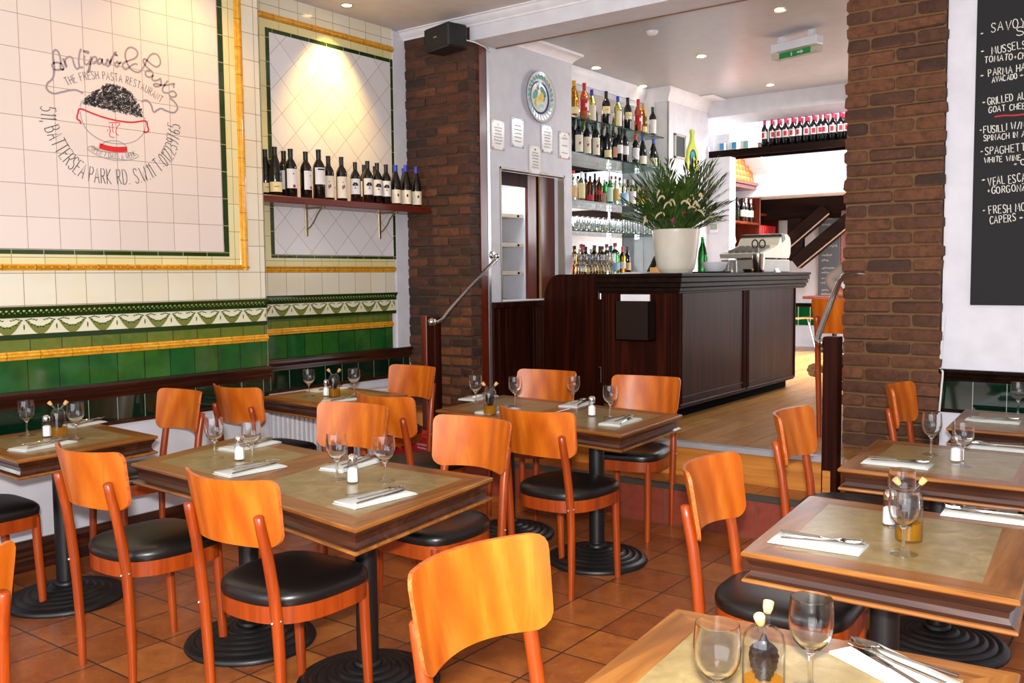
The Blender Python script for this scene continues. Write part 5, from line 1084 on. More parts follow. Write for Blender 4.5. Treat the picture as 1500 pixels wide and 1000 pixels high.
# ---- inside the hatch
for k, py in enumerate((313, 356, 397)):
    z = atx(752, py, -5.05).z; t = thing('closet_shelf', ('upper', 'middle', 'lower')[k]+' cream shelf seen through the serving hatch', 'shelf', (-5.5, 6.0, z), 0, 'cream shelves behind the hatch')
    m = MB(); m.cbox((0, 0, -.035), (.45, 1.04, 0), .003); m.build('board', flat('cream_shelf', S(222, 212, 190), .5), t); m = MB(); m.ball((.452, .9, -.018), .012, 8, 6); m.build('knob', M_mahog, t)
t = thing('sliding_door', 'dark wooden sliding door half closing the serving hatch', 'door', (-4.65, 6.50, 1.297))
m = MB(); m.box((-.03, .0, 0), (0, .12, 1.06)); m.box((-.03, .19, 0), (0, .46, 1.06)); m.build('panel', M_redwood, t); m = MB(); m.box((-.035, .12, 0), (-.012, .19, 1.06)); m.box((-.03, -.52, .95), (0, .0, 1.06)); m.build('stile', M_mahog, t); m = MB(); m.box((-.006, .165, 0), (.004, .19, 1.06)); m.build('edge_strip', flat('tan_edge', S(150, 112, 66), .5), t)
area('closet_fill', (-5.0, 6.4, 2.45), (-5.0, 6.6, 1.3), .4, .4, 9, (.95, .97, 1))  # unseen fill light added to make the closet bright
# ---- speaker, radiator, cable
sp = aty(650, 58, 5.44)
t = thing('wall_speaker', 'small black loudspeaker high on the dark brick pier', 'speaker', (sp.x+.02, 5.44, sp.z), R(-14))
m = MB(); m.cbox((-.155, -.09, -.088), (.155, .09, .088), .012); m.build('cabinet', M_black, t); m = MB(); m.cbox((-.145, -.098, -.078), (.145, -.088, .078), .004); g = m.build('grille', flat('speaker_grille', S(24, 22, 22), .8), t); m = MB(); m.cbox((-.02, -.1, -.004), (.022, -.0975, .006), .0005); m.build('badge', M_steel, g)
m = MB(); m.cbox((-.02, .08, -.03), (.02, .15, .03), .003); m.build('bracket', M_black, t)
m = MB(); m.tube([(sp.x+.17, 5.46, sp.z-.02), (-4.45, 5.56, sp.z-.03), (-4.44, 5.66, sp.z-.045), (-4.5, 5.8, sp.z-.05)], .005, 6); tag(m.build('speaker_cable', flat('white_cable', S(226, 226, 222), .5)), 'thin white cable running from the loudspeaker to the door post', 'cable')
t = thing('radiator', 'white ribbed radiator under the alcove dado', 'radiator', (-5.19, 4.05, .1))
m = MB(); m.box((.03, 0, .02), (.06, 1.25, .52))
for k in range(30): m.cbox((.055, .008+.0415*k, .03), (.085, .034+.0415*k, .51), .008)
m.build('panel', M_trimw, t); m = MB(); m.cbox((.0, -.01, .51), (.09, 1.26, .535), .005); m.build('grille', M_trimw, t); m = MB(); m.tube([(.06, -.03, .0), (.06, -.03, .08), (.06, .01, .08)], .01, 8); m.box((-.005, .2, .1), (.03, .24, .4)); m.box((-.005, 1.0, .1), (.03, 1.04, .4)); m.build('valve', M_chrome, t)
m = MB(); P = [aty(x, y, 5.583) for x, y in ((1383, 462), (1379.5, 500), (1377, 538))]+[aty(x, y, 5.545) for x, y in ((1381, 545), (1379, 570), (1376, 602))]; m.tube(smooth_path(P), .0055, 6); tag(m.build('wall_cable', flat('white_cable', S(226, 226, 222), .5)), 'white cable hanging down the edge of the right brick pillar', 'cable')
# ---- ceiling fittings
def warm_ramp(): return emit('lamp_glow', (1, .74, .36, 1), 14)
M_lamp = warm_ramp()
t = thing('downlight', '', 'ceiling light'); m = MB(); m.lathe([(.036, -.001), (.048, -.004), (.05, .0), (.036, .004)], 24, cap=False); m.build('bezel', M_chrome, t); m = MB(); m.lathe([(0, .001), (.037, .001)], 24, cap=False); m.build('bulb', M_lamp, t, fix=False); DL = Proto(t)
def spot(loc, look, power, ang, col=(1, .72, .36)):
    l = bpy.data.lights.new('downlight_beam', 'SPOT'); l.energy = power; l.spot_size = R(ang); l.spot_blend = .95; l.color = col; l.shadow_soft_size = .03
    o = bpy.data.objects.new('downlight_beam', l); C.objects.link(o); o.location = loc; o.rotation_euler = (Vector(look)-Vector(loc)).to_track_quat('-Z', 'Y').to_euler()
for px, py, z, l, pw in ((508, 8, ZC, 'recessed downlight above the alcove shelf', 170), (873, 100, 3.438, 'recessed downlight above the left end of the bar shelves', 4), (942, 127, 3.438, 'recessed downlight above the right end of the bar shelves', 4), (1027, 83, 3.438, 'recessed downlight in the middle of the bar ceiling', 4), (1142, 15, 3.438, 'recessed downlight left of the exit sign', 4), (1128, 125, 3.438, 'recessed downlight near the header over the back room', 4)):
    p = atz(px, py, z-.004); DL.put((p.x, p.y, z-.004), 0, l, 'recessed downlights')
    spot((p.x, p.y, z-.03), (p.x-(.55 if pw > 20 else 0), p.y-.02, 0), pw, 84 if pw > 20 else 95, (1, .6, .13) if pw > 20 else (1, .72, .36))
for y in (1.5, 2.4): spot((-4.5, y, ZC-.03), (-4.62, y, 0), 7, 100)
spot((-4.45, 3.3, ZC-.03), (-5.2, 3.2, 0), 42, 115, (1, .52, .14))
p = atz(955, 46, 3.438); t = thing('smoke_detector', 'small white smoke detector on the bar ceiling', 'smoke detector', (p.x, p.y, 3.41)); m = MB(); m.lathe([(0, 0), (.03, 0), (.045, .012), (.05, .029), (0, .0295)], 20); m.build('body', M_trimw, t)
q = [atz(x, y, 3.436) for x, y in ((1008, 146), (1043, 142), (1062, 149), (1024, 152))]; c = sum(q, Vector())/4
t = thing('ceiling_hatch', 'square white access hatch in the bar ceiling', 'hatch', (c.x, c.y, 3.425)); m = MB(); m.cbox((-.22, -.3, 0), (.22, .3, .0145), .004); m.build('panel', M_trimw, t)
e = [atz(x, y, 3.3) for x, y in ((1134, 82), (1201, 66))]; c = (e[0]+e[1])/2; dv = e[1]-e[0]; Le = dv.length
t = thing('exit_sign', 'white ceiling emergency exit light with a clear green lettered blade', 'exit sign', (c.x, c.y, 3.258), math.atan2(dv.y, dv.x))
m = MB(); m.cbox((-Le/2, -.05, .055), (Le/2, .05, .125), .006); m.cbox((-Le/2+.05, -.02, .12), (-Le/2+.1, .02, .181), .002); m.cbox((Le/2-.1, -.02, .12), (Le/2-.05, .02, .181), .002); m.build('housing', M_trimw, t)
m = MB(); m.cbox((-Le/2+.005, -.045, 0), (Le/2-.005, .045, .054), .004); m.build('diffuser', thin_glass('exit_glass', (.9, .94, .9, 1)), t)
m = MB(); m.cbox((-Le*.38, -.004, .004), (Le*.30, .004, .05), .001); bd = m.build('blade', flat('exit_green', S(24, 150, 70), .4), t)
m = MB(); m.box((-Le*.12, -.0055, .01), (-Le*.09, .0055, .036)); m.ball((-Le*.105, 0, .042), .006, 8, 6, (1, .9, 1)); m.prism([(Le*.02, -.0055, .02), (Le*.10, -.0055, .02), (Le*.10, -.0055, .01), (Le*.16, -.0055, .027), (Le*.10, -.0055, .044), (Le*.10, -.0055, .034), (Le*.02, -.0055, .034)], (0, .011, 0)); m.build('pictogram', M_trimw, bd, smooth=False)
# ================================================================== ON THE BAR COUNTER
ZK = 1.5035
def kc(px, X): d = ray(px, 398); k = (X-CAM.x)/d.x; p = CAM+d*k; return Vector((X, p.y, ZK))
pp = kc(990, -3.31)
t = thing('potted_palm', 'bushy green palm in a ribbed cream pot on the corner of the bar counter', 'potted plant', pp)
m = MB(); pr = [(0, 0), (.112, 0), (.122, .005)]
for k in range(16): u = k/15; r_ = .126+.056*u**.5; pr += [(r_, .012+.30*u), (r_+.0025, .018+.30*u)]
pr += [(.184, .325), (.186, .338), (.18, .342), (.17, .338), (.165, .28), (0, .28)]; m.lathe(pr, 40); m.build('pot', flat('cream_pot', S(226, 218, 200), .35), t, ang=50)
m = MB(); m.lathe([(0, .285), (.164, .285)], 24, cap=False); m.build('soil', flat('soil', S(40, 28, 20), .95), t)
M_leaf = NT('palm_leaf'); v = M_leaf.noise(M_leaf.coord(), 9, 3); M_leaf.col(M_leaf.ramp(v, [(.3, S(28, 50, 16)), (.55, S(58, 88, 28)), (.8, S(112, 128, 52))])); M_leaf.set(Roughness=.4); M_leaf = M_leaf.m
m = MB(); st = MB(); r7 = random.Random(21)
for f in range(100):
    az = r7.uniform(0, 2*PI); el = r7.uniform(.62, 1.52); L_ = r7.uniform(.24, .44)+max(0, el-.95)*.36; base = Vector((.10*math.cos(az)*r7.random(), .10*math.sin(az)*r7.random(), .28)); dirh = Vector((math.cos(az), math.sin(az), 0))
    pts = []; n_ = 11; ang = el; p = base.copy()
    for k in range(n_+1):
        pts.append(p.copy()); p = p+(dirh*math.cos(ang)+Vector((0, 0, 1))*math.sin(ang))*(L_/n_); ang -= r7.uniform(.02, .075)
    st.tube(pts, [.0036*(1-.7*k/n_) for k in range(n_+1)], 5)
    for k in range(2, n_+1):
        tg = (pts[k]-pts[k-1]).normalized(); sd = tg.cross(Vector((0, 0, 1)))
        if sd.length < .05: sd = Vector((1, 0, 0))
        sd.normalize()
        for s_ in (-1, 1):
            b = pts[k]; ll = r7.uniform(.11, .21)*(1-.3*abs(k/n_-.6)); d_ = (tg*1.0+sd*s_*r7.uniform(.3, .55)+Vector((0, 0, .16))).normalized(); up = d_.cross(tg).normalized(); wd = r7.uniform(.006, .0105)
            mid = b+d_*ll*.45+Vector((0, 0, .008)); e = b+d_*ll-Vector((0, 0, r7.uniform(.0, .035)))
            w_ = d_.cross(up).normalized()*wd
            m.add([b, mid+w_, e, mid-w_], [(0, 1, 2, 3)])
st.build('stem', flat('palm_stem', S(70, 92, 38), .5), t); fo = m.build('foliage', M_leaf, t, smooth=False, fix=False); fo['kind'] = 'stuff'
M_catk = flat('catkin', S(222, 204, 160), .9)
for k in range(18):
    az = r7.uniform(-2.7, .5); rr = r7.uniform(.2, .3); z = r7.uniform(.38, .64); c = Vector((rr*math.cos(az), rr*math.sin(az), z)); d_ = Vector((math.cos(az+r7.uniform(-1, 1)), math.sin(az+r7.uniform(-1, 1)), 0)); s_ = r7.uniform(.8, 1.2)
    P = [c+d_*(.05*s_)*(1-math.cos(a))+Vector((0, 0, .05*s_*math.sin(a)-.02*a*s_)) for a in [i*.42 for i in range(7)]]; m = MB(); m.tube(P, [.004]+[.0085]*4+[.007, .003], 7); m.build('catkin', M_catk, t)
m = MB()
for k in range(4):
    c = Vector((.17*math.cos(-1.2+k*.5), .17*math.sin(-1.2+k*.5), .40+.05*(k % 3)))
    for a in range(5): m.add([c, c+Vector((.018*math.cos(a*1.26), .012*math.sin(a*1.26)-.01, .018*math.sin(a*1.26)+.006)), c+Vector((.022*math.cos(a*1.26+.5), -.012, .022*math.sin(a*1.26+.5)))], [(0, 1, 2)])
m.build('flower', flat('pink_petal', S(190, 40, 110), .6), t, smooth=False, fix=False)
# till
pt = kc(1108, -3.25)
t = thing('cash_register', 'cream coloured cash register with a wedge body on the bar counter', 'cash register', (pt.x, pt.y, ZK), PI/2)
M_till = flat('till_cream', S(196, 188, 168), .4); M_tilld = flat('till_grey', S(150, 146, 136), .45)
m = MB(); m.cbox((-.33, -.2, 0), (.30, .2, .115), .008); m.build('drawer', M_tilld, t)
m = MB(); pr = [(-.36, -.19, .13), (.30, -.19, .13), (.335, -.19, .17), (.345, -.19, .26), (.32, -.19, .315), (.26, -.19, .345), (.16, -.19, .345), (.08, -.19, .31), (.02, -.19, .245), (-.05, -.19, .225), (-.38, -.19, .165)]
m.prism(pr, (0, .38, 0)); m.build('housing', M_till, t, ang=25)
m = MB(); m.prism([(.10, -.194, .346), (.17, -.194, .352), (.2, -.194, .30), (.13, -.194, .27)], (0, .388, 0)); m.build('screen_band', flat('till_dark', S(60, 62, 56), .3), t, smooth=False)
for i in range(8):
    for j in range(5): x = -.33+.035*i; m = MB(); m.cbox((x, -.15+.06*j, .17+(x+.38)*.18), (x+.025, -.11+.06*j, .19+(x+.38)*.18), .003); m.build('key', flat('till_key', S(110, 106, 98), .5), t)
def onk(name, label, cat, px, X, group=None): p = kc(px, X); return thing(name, label, cat, (p.x, p.y, ZK), 0, group)
t = onk('metal_cup', 'steel cup in front of the cash register', 'cup', 1111, -3.03); m = MB(); m.lathe([(0, 0), (.045, 0), (.047, .003), (.054, .16), (.051, .16), (.043, .006), (0, .006)], 24); m.build('cup_body', M_steel, t)
t = thing('scissors', 'black handled scissors standing in the steel cup', 'scissors', kc(1111, -3.03)+Vector((0, 0, .008)), .5); m = MB()
for s_ in (-1, 1): m.tube([(s_*.03+.024*math.cos(a), 0, .235+.034*math.sin(a)) for a in [i*PI/8 for i in range(17)]], .006, 8, cap=False)
m.build('handle', M_black, t); m = MB(); m.cbox((-.008, -.002, .002), (.002, .002, .205), .001); m.cbox((-.001, -.004, .002), (.009, 0, .205), .001); m.build('blade', M_steel, t)
t = onk('green_bottle', 'tall clear green bottle beside the cream pot', 'bottle', 1029, -3.33); m = MB(); m.lathe(PROF['burgundy'][:-1]+[(0, .298)], 20); m.build('bottle_body', BCOL['green'], t)
t = onk('tray', 'round black tray under the white bowl', 'tray', 1041, -3.2); m = MB(); m.lathe([(0, 0), (.15, 0), (.16, .012), (.156, .013), (.148, .004), (0, .004)], 32); m.build('tray_body', M_black, t)
p = kc(1041, -3.2); t = thing('white_bowl', 'white bowl on the black tray', 'bowl', (p.x+.02, p.y+.03, ZK+.0045)); m = MB(); m.lathe([(0, 0), (.05, 0), (.085, .03), (.105, .085), (.101, .085), (.08, .033), (.045, .008), (0, .008)], 28); m.build('bowl_body', M_trimw, t)
p = kc(1052, -3.12); t = thing('glass_jar', 'small clear jar at the right of the black tray', 'jar', (p.x+.1, p.y+.05, ZK)); m = MB(); m.lathe([(0, 0), (.035, 0), (.038, .004), (.038, .09), (.032, .10), (.032, .115), (.029, .115), (.029, .1), (.034, .09), (.034, .008), (0, .007)], 20); m.build('jar_body', M_glass, t)
t = onk('brass_dish', 'small brass dish on the counter before the cash register', 'dish', 1096, -3.0); m = MB(); m.lathe([(0, 0), (.03, 0), (.045, .03), (.042, .03), (.028, .005), (0, .005)], 20); m.build('dish_body', M_brass, t)
t = onk('card_holder', 'white card standing at the end of the bar counter', 'card', 1136, -3.06); m = MB(); m.prism([(-.03, -.05, 0), (.03, -.05, 0), (-.01, -.05, .075)], (0, .1, 0)); m.build('card_body', M_linen, t, smooth=False)
t = onk('card_terminal', 'dark card machine near the mirror end of the counter', 'card machine', 957, -3.55); m = MB(); m.xbox(Matrix.Translation((0, 0, .075)) @ Matrix.Rotation(.5, 4, 'Y'), .012, .035, .075, .006); m.build('terminal_body', M_black, t); m = MB(); m.xbox(Matrix.Translation((.008, 0, .10)) @ Matrix.Rotation(.5, 4, 'Y'), .012, .024, .025, .003); m.build('screen', flat('lcd', S(120, 140, 150), .2), t)
t = onk('wooden_box', 'small tan wooden box left of the cream pot', 'box', 966, -3.45); m = MB(); m.cbox((-.05, -.07, 0), (.05, .07, .05), .004); m.build('box_body', M_pale, t)
t = onk('papers', 'loose white papers lying on the counter left of the pot', 'papers', 928, -3.42); m = MB(); m.xbox(Matrix.Translation((0, 0, .004)) @ Matrix.Rotation(.2, 4, 'Z'), .1, .14, .003, .001); m.xbox(Matrix.Translation((.03, .05, .011)) @ Matrix.Rotation(-.3, 4, 'Z'), .08, .11, .003, .001); m.build('sheet', M_linen, t, smooth=False)
# on the bar wall
a = atx(995, 215, XH+.002); t = thing('picture_frame', 'small dark picture in a pale frame on the bar wall behind the palm', 'picture', (XH+.001, a.y, a.z)); m = MB()
for b in (((0, -.13, -.13), (.02, .13, -.105)), ((0, -.13, .105), (.02, .13, .13)), ((0, -.13, -.13), (.02, -.105, .13)), ((0, .105, -.13), (.02, .13, .13))): m.cbox(*b, .003)
m.build('frame', flat('frame_grey', S(176, 170, 160), .4), t); m = MB(); m.box((.001, -.106, -.106), (.008, .106, .106)); m.build('print', flat('dark_print', S(52, 60, 56), .4), t)
a = atx(1013, 222, XH+.004); t = thing('bottle_plaque', 'yellow-green bottle shaped ceramic plaque on the bar wall', 'plaque', (XH+.001, a.y, a.z))
def oval(x, cy, cz, ry, rz, n=20): return [(x, cy+ry*math.cos(i*2*PI/n), cz+rz*math.sin(i*2*PI/n)) for i in range(n)]
m = MB(); pr = []
half = [(.0, -.21), (.09, -.205), (.135, -.16), (.14, -.08), (.115, .0), (.07, .06), (.036, .11), (.03, .18), (.042, .2), (.036, .23), (.0, .235)]
pr = [(0, y, z) for y, z in half]+[(0, -y, z) for y, z in half[-2:0:-1]]; m.prism(pr, (.022, 0, 0)); m.build('plaque_body', flat('plaque_yellow', S(176, 190, 44), .2), t)
m = MB(); m.poly(oval(.0232, 0, -.08, .085, .105)); m.build('blue_painting', flat('plate_blue', S(40, 40, 120), .2), t, smooth=False); m = MB(); m.poly(oval(.0242, -.01, -.05, .05, .05)); m.build('leaf_painting', flat('plate_teal', S(62, 158, 138), .2), t, smooth=False); m = MB(); m.poly(oval(.025, .02, -.11, .035, .05)); m.build('lemon_painting', flat('plate_yellow', S(226, 190, 40), .2), t, smooth=False)
a = aty(1046, 331, 9.858); t = thing('picture_frame', 'little landscape picture on the white jamb behind the counter', 'picture', (a.x, 9.859, a.z)); m = MB(); m.cbox((-.05, -.012, -.075), (.05, 0, .075), .003); m.build('frame', M_trimw, t); m = MB(); m.box((-.042, -.0135, -.04), (.042, -.011, .02)); m.build('print', flat('landscape_print', S(150, 160, 140), .5), t)
# ================================================================== OVERHEAD BOTTLE SHELF
t = thing('wall_shelf', 'dark overhead shelf spanning the way to the back room', 'shelf', (-4.54, 9.87, 2.80))
m = MB(); m.cbox((0, 0, .045), (3.4, .3, .075), .004); m.cbox((0, .0, .0), (3.4, .03, .05), .004); m.cbox((0, .27, .0), (3.4, .3, .05), .004); m.build('board', M_beam, t); m = MB(); m.cbox((.48, .24, .075), (3.4, .26, .16), .003); m.build('back_rail', M_redwood, t)
ZH = 2.8765
def hs(px, Y): d = ray(px, 200); k = (Y-CAM.y)/d.y; p = CAM+d*k; return Vector((p.x, Y, ZH))
ords = ('first', 'second', 'third', 'fourth', 'fifth', 'sixth', 'seventh', 'eighth', 'ninth', 'tenth', 'eleventh', 'twelfth', 'thirteenth')
for i, px in enumerate((1120, 1130.5, 1140.5, 1150.5, 1161, 1171, 1181, 1191.5, 1201.5, 1208.5, 1219.5, 1231, 1240.5)):
    bottle('bordeaux', 'dark', 'crimson', 'white', hs(px, 9.95), ords[i]+' red-capped bottle from the left in the front row of the overhead shelf', 'red-capped bottles on the overhead shelf', (.09, .17), None, 'num', rnd.uniform(-.5, .5), .29)
for i, px in enumerate((1133, 1144, 1154, 1165, 1175, 1185, 1195, 1213, 1224, 1235)):
    bottle('bordeaux', 'dark', 'crimson', 'white', hs(px, 10.05), ords[i]+' red-capped bottle from the left in the back row of the overhead shelf', 'red-capped bottles on the overhead shelf', (.09, .17), None, 'num', rnd.uniform(-.5, .5), .29)
t = thing('storage_box', 'plain white box at the left end of the overhead shelf', 'box', hs(1061, 10.03)); m = MB(); m.cbox((-.1, -.08, 0), (.1, .1, .19), .004); m.build('box_body', M_trimw, t)
for px, l, c in ((1057, 'left small white and blue carton in front of the white box', S(60, 140, 200)), (1075, 'middle small white and blue carton on the overhead shelf', S(60, 140, 200)), (1092, 'right small carton with a pale teal side on the overhead shelf', S(120, 176, 170))):
    t = thing('carton', l, 'carton', hs(px, 9.915), 0, 'small cartons on the overhead shelf'); m = MB(); m.cbox((-.045, -.03, 0), (.045, .03, .085), .003); m.build('carton_body', M_linen, t); m = MB(); m.box((-.01, -.0312, .008), (.04, -.0305, .078)); m.build('print', flat('print%d' % int(px), c, .5), t, smooth=False)
# ================================================================== BACK ROOM
X1 = -5.18
t = thing('shelving_unit', 'tall dark wooden shelving with bottles in the back room', 'shelves', (X1, 10.9, .456)); m = MB()
m.box((0, 0, 0), (.03, 1.14, 2.2)); m.build('back', M_mahog, t); m = MB(); m.cbox((0, 0, 0), (.4, .03, 2.2), .004); m.build('side', M_redwood, t); m = MB(); m.cbox((0, 1.11, 0), (.4, 1.14, 2.2), .004); m.build('side', M_redwood, t)
for z in (.5, .95, 1.35, 1.68): m = MB(); m.cbox((.03, .03, z), (.4, 1.11, z+.03), .003); m.build('shelf', M_redwood, t)
m = MB(); m.cbox((0, -.02, 2.18), (.46, 1.17, 2.22), .004); m.cbox((0, -.01, 2.13), (.43, 1.15, 2.18), .004); m.build('cornice', M_redwood, t)
t = thing('shelving_unit', 'lower dark cupboard with red cans in the back room', 'shelves', (X1, 12.07, .456)); m = MB()
m.box((0, 0, 0), (.03, .8, 1.84)); m.build('back', M_mahog, t); m = MB(); m.cbox((0, .77, 0), (.34, .8, 1.84), .004); m.build('side', M_redwood, t); m = MB(); m.cbox((0, .0, 1.82), (.36, .8, 1.85), .004); m.build('cornice', M_redwood, t)
for z in (.55, 1.0, 1.48): m = MB(); m.cbox((.03, .0, z), (.34, .77, z+.03), .003); m.build('shelf', M_redwood, t)
M_or = flat('orange_tin', S(216, 92, 6), .35); M_can = flat('red_can', S(214, 26, 30), .35)
tin = thing('tin', '', 'tin'); m = MB(); m.lathe([(0, 0), (.044, 0), (.05, .012), (.05, .058), (.044, .07), (0, .071)], 14); m.build('tin_body', M_or, tin); TN = Proto(tin)
z = .456+2.2205
for row, n_ in enumerate((10, 9, 8, 6)):
    for k in range(n_): TN.put((X1+.36-.012*row, 11.02+.104*k+.0*row, z+.0718*row), 0, 'orange tin, %s from the front in the %s row of the stack' % (ords[k], ('bottom', 'second', 'third', 'top')[row]), 'orange tins stacked on the shelves')
can = thing('can', '', 'can'); m = MB(); m.lathe([(0, 0), (.036, 0), (.037, .003), (.037, .088), (.036, .091), (0, .091)], 14); m.build('can_body', M_can, can); CN = Proto(can)
for row in range(2):
    for k in range(9): CN.put((X1+.30, 12.12+.076*k, .456+1.511+.0915*row), 0, 'red can, %s from the left in the %s row of the low cupboard' % (ords[k], ('lower', 'upper')[row]), 'red cans in the low cupboard')
for k, (y, c, lb, l) in enumerate(((11.42, 'green', None, 'green bottle on the tall dark shelves'), (11.6, 'dark', 'cream', 'dark bottle with a gold label on the tall dark shelves'), (11.7, 'dark', 'cream', 'right dark bottle with a gold label on the tall dark shelves'), (11.86, 'dark', 'cream', 'rightmost gold-labelled bottle on the tall dark shelves'))):
    bottle('bordeaux', c, 'white' if k > 1 else 'black', lb, Vector((X1+.33, y, .456+1.7105)), l, 'bottles on the tall dark shelves', (.07, .15), None, None, .2, .31)
t = thing('white_jug', 'white jug on the tall dark shelves', 'jug', (X1+.34, 11.15, .456+1.3805)); m = MB(); m.lathe([(0, 0), (.06, 0), (.085, .06), (.07, .14), (.055, .18), (.062, .21), (.058, .21), (.05, .18), (0, .02)], 20); m.build('jug_body', M_trimw, t); m = MB(); m.tube([(0, .06, .17), (0, .11, .15), (0, .11, .09), (0, .075, .06)], .01, 8); m.build('handle', M_trimw, t)
t = thing('microwave', 'white kitchen appliance on the tall dark shelves', 'appliance', (X1+.2, 11.55, .456+.9805)); m = MB(); m.cbox((-.15, -.22, 0), (.19, .22, .22), .01); m.build('body', M_trimw, t); m = MB(); m.cbox((.188, -.19, .04), (.196, .08, .18), .002); m.build('door', flat('dark_print', S(52, 60, 56), .4), t)
t = thing('brown_bowl', 'dark brown bowl on the tall dark shelves', 'bowl', (X1+.25, 11.75, .456+.5305)); m = MB(); m.lathe([(0, 0), (.08, 0), (.15, .1), (.17, .2), (.16, .2), (.14, .1), (.07, .012), (0, .012)], 24); m.build('bowl_body', flat('brown_glaze', S(74, 36, 26), .3), t)
a = aty(1140, 366, 12.99); t = thing('poster', 'purple and orange poster on the far wall', 'poster', (a.x, 12.995, a.z)); m = MB(); m.box((-.11, -.006, -.14), (.11, 0, .14)); m.build('sheet', flat('poster_purple', S(190, 120, 190), .6), t, smooth=False); m = MB(); m.box((-.105, -.0075, -.02), (.105, -.006, .08)); m.box((-.04, -.0075, .08), (.04, -.006, .12)); m.build('print', flat('poster_orange', S(222, 150, 90), .6), t, smooth=False)
# pale plywood chair and table far back
a = atz(1172, 514, .455)
t = thing('plywood_chair', 'pale plywood shell chair on metal legs in the back room', 'chair', (a.x, a.y, .4555), R(-70)); m = MB(); rg = []
for (y, z, w_) in ((.2, .44, .19), (.1, .45, .21), (-.08, .44, .2), (-.16, .46, .19), (-.2, .54, .18), (-.23, .68, .19), (-.25, .8, .17), (-.255, .84, .1)): rg.append([(-w_, y, z), (w_, y, z), (w_, y-.008, z-.008), (-w_, y-.008, z-.008)])
m.loft(rg); m.build('shell', M_pale, t, ang=60)
for sx in (-1, 1):
    for y in (-.18, .18): m = MB(); m.tube([(sx*.1, y*.5, .43), (sx*.18, y*1.1, 0)], .008, 8); m.build('leg', M_chrome, t)
t = thing('cafe_table', 'dark topped table by the green tiles of the back room', 'table', (a.x+.42, a.y+.1, .4555)); m = MB(); m.cbox((-.32, -.32, .70), (.32, .32, .74), .006); m.build('tabletop', M_redwood, t); m = MB(); m.lathe([(.2, 0), (.2, .02), (.03, .03), (.03, .70)], 20); m.build('pole', M_black, t)
# chair behind the pillar, person, dog
chp = CH.put((-1.734, 6.035, .4555), R(-6), 'chair on the raised floor with a person sitting in it behind the pillar', 'bentwood dining chairs')
def skin(name, joints, edges, mat, parent=None, sub=2, root=0):
    me = bpy.data.meshes.new(name); me.from_pydata([j[0] for j in joints], edges, []); o = bpy.data.objects.new(name, me); C.objects.link(o)
    o.modifiers.new('s', 'SKIN'); 
    for i, j in enumerate(joints): r_ = j[1]; me.skin_vertices[0].data[i].radius = (r_, r_) if not isinstance(r_, tuple) else r_
    for v_ in me.skin_vertices[0].data: v_.use_root = False
    me.skin_vertices[0].data[root].use_root = True
    o.modifiers.new('u', 'SUBSURF').levels = sub; o.modifiers['u'].render_levels = sub
    dg = bpy.context.evaluated_depsgraph_get(); m2 = bpy.data.meshes.new_from_object(o.evaluated_get(dg)); bpy.data.objects.remove(o); m2.name = name
    m2.materials.append(mat); m2.polygons.foreach_set('use_smooth', [True]*len(m2.polygons)); q = bpy.data.objects.new(name, m2); C.objects.link(q)
    if parent: q.parent = parent
    return q
SKINC = flat('skin', S(196, 120, 80), .5); JUMP = flat('grey_jumper', S(150, 132, 120), .85); TROU = flat('black_trousers', S(18, 18, 20), .8)
pr_ = thing('person', 'seated person in grey-brown jumper behind the right brick pillar, elbow over the chair back', 'person', (-1.66, 6.10, .4555))
J = [((-.06, 0, .62), .115), ((-.06, 0, .82), .12), ((-.04, 0, 1.0), .13), ((-.01, 0, 1.12), .10), ((.02, 0, 1.20), .052), ((.04, 0, 1.26), .055),
     ((-.03, -.155, 1.115), .064), ((-.17, -.21, 1.03), .052), ((-.225, -.225, 1.0), .045), ((-.17, -.235, .935), .04), ((-.125, -.24, .895), .03),
     ((.02, .17, 1.10), .062), ((.14, .24, .93), .05), ((.31, .18, .84), .038), ((.39, .14, .83), .03),
     ((.0, -.09, .60), .10), ((.2, -.11, .60), .085), ((.40, -.12, .57), .062), ((.43, -.12, .30), .055), ((.42, -.12, .07), .04),
     ((.0, .09, .60), .10), ((.2, .11, .60), .085), ((.40, .12, .57), .062), ((.43, .12, .30), .055), ((.42, .12, .07), .04)]
E_ = [(0, 1), (1, 2), (2, 3), (3, 4), (4, 5), (3, 6), (6, 7), (7, 8), (8, 9), (9, 10), (3, 11), (11, 12), (12, 13), (13, 14), (0, 15), (15, 16), (16, 17), (17, 18), (18, 19), (0, 20), (20, 21), (21, 22), (22, 23), (23, 24)]
skin('body', [(a, r_*.86) for a, r_ in J], E_, SKINC, pr_)
jk = [J[i] for i in (0, 1, 2, 3, 6, 7, 8, 9, 11, 12, 13)]; skin('jumper', jk, [(0, 1), (1, 2), (2, 3), (3, 4), (4, 5), (5, 6), (6, 7), (3, 8), (8, 9), (9, 10)], JUMP, pr_)
tk = [J[i] for i in (0, 15, 16, 17, 18, 19, 20, 21, 22, 23, 24)]; skin('trousers', [(a, r_*1.02) for a, r_ in tk], [(0, 1), (1, 2), (2, 3), (3, 4), (4, 5), (0, 6), (6, 7), (7, 8), (8, 9), (9, 10)], TROU, pr_)
m = MB(); hc = Vector((.065, 0, 1.375)); rg = []
for k in range(13):
    a = -PI/2+PI*k/12; z = hc.z+.118*math.sin(a); r_ = math.cos(a); n_ = 20; ring = []
    for i in range(n_):
        q = 2*PI*i/n_; x = .096*r_*math.cos(q); y = .074*r_*math.sin(q)*(1 if math.cos(q) < 0 else .95)
        if math.cos(q) > .9 and -.35 < math.sin(a) < .05: x += .018*(math.cos(q)-.9)/.1
        if abs(math.cos(q)) < .4 and -.3 < math.sin(a) < .2: pass
        ring.append((hc.x+x, y, z))
    rg.append(ring)
m.loft(rg)
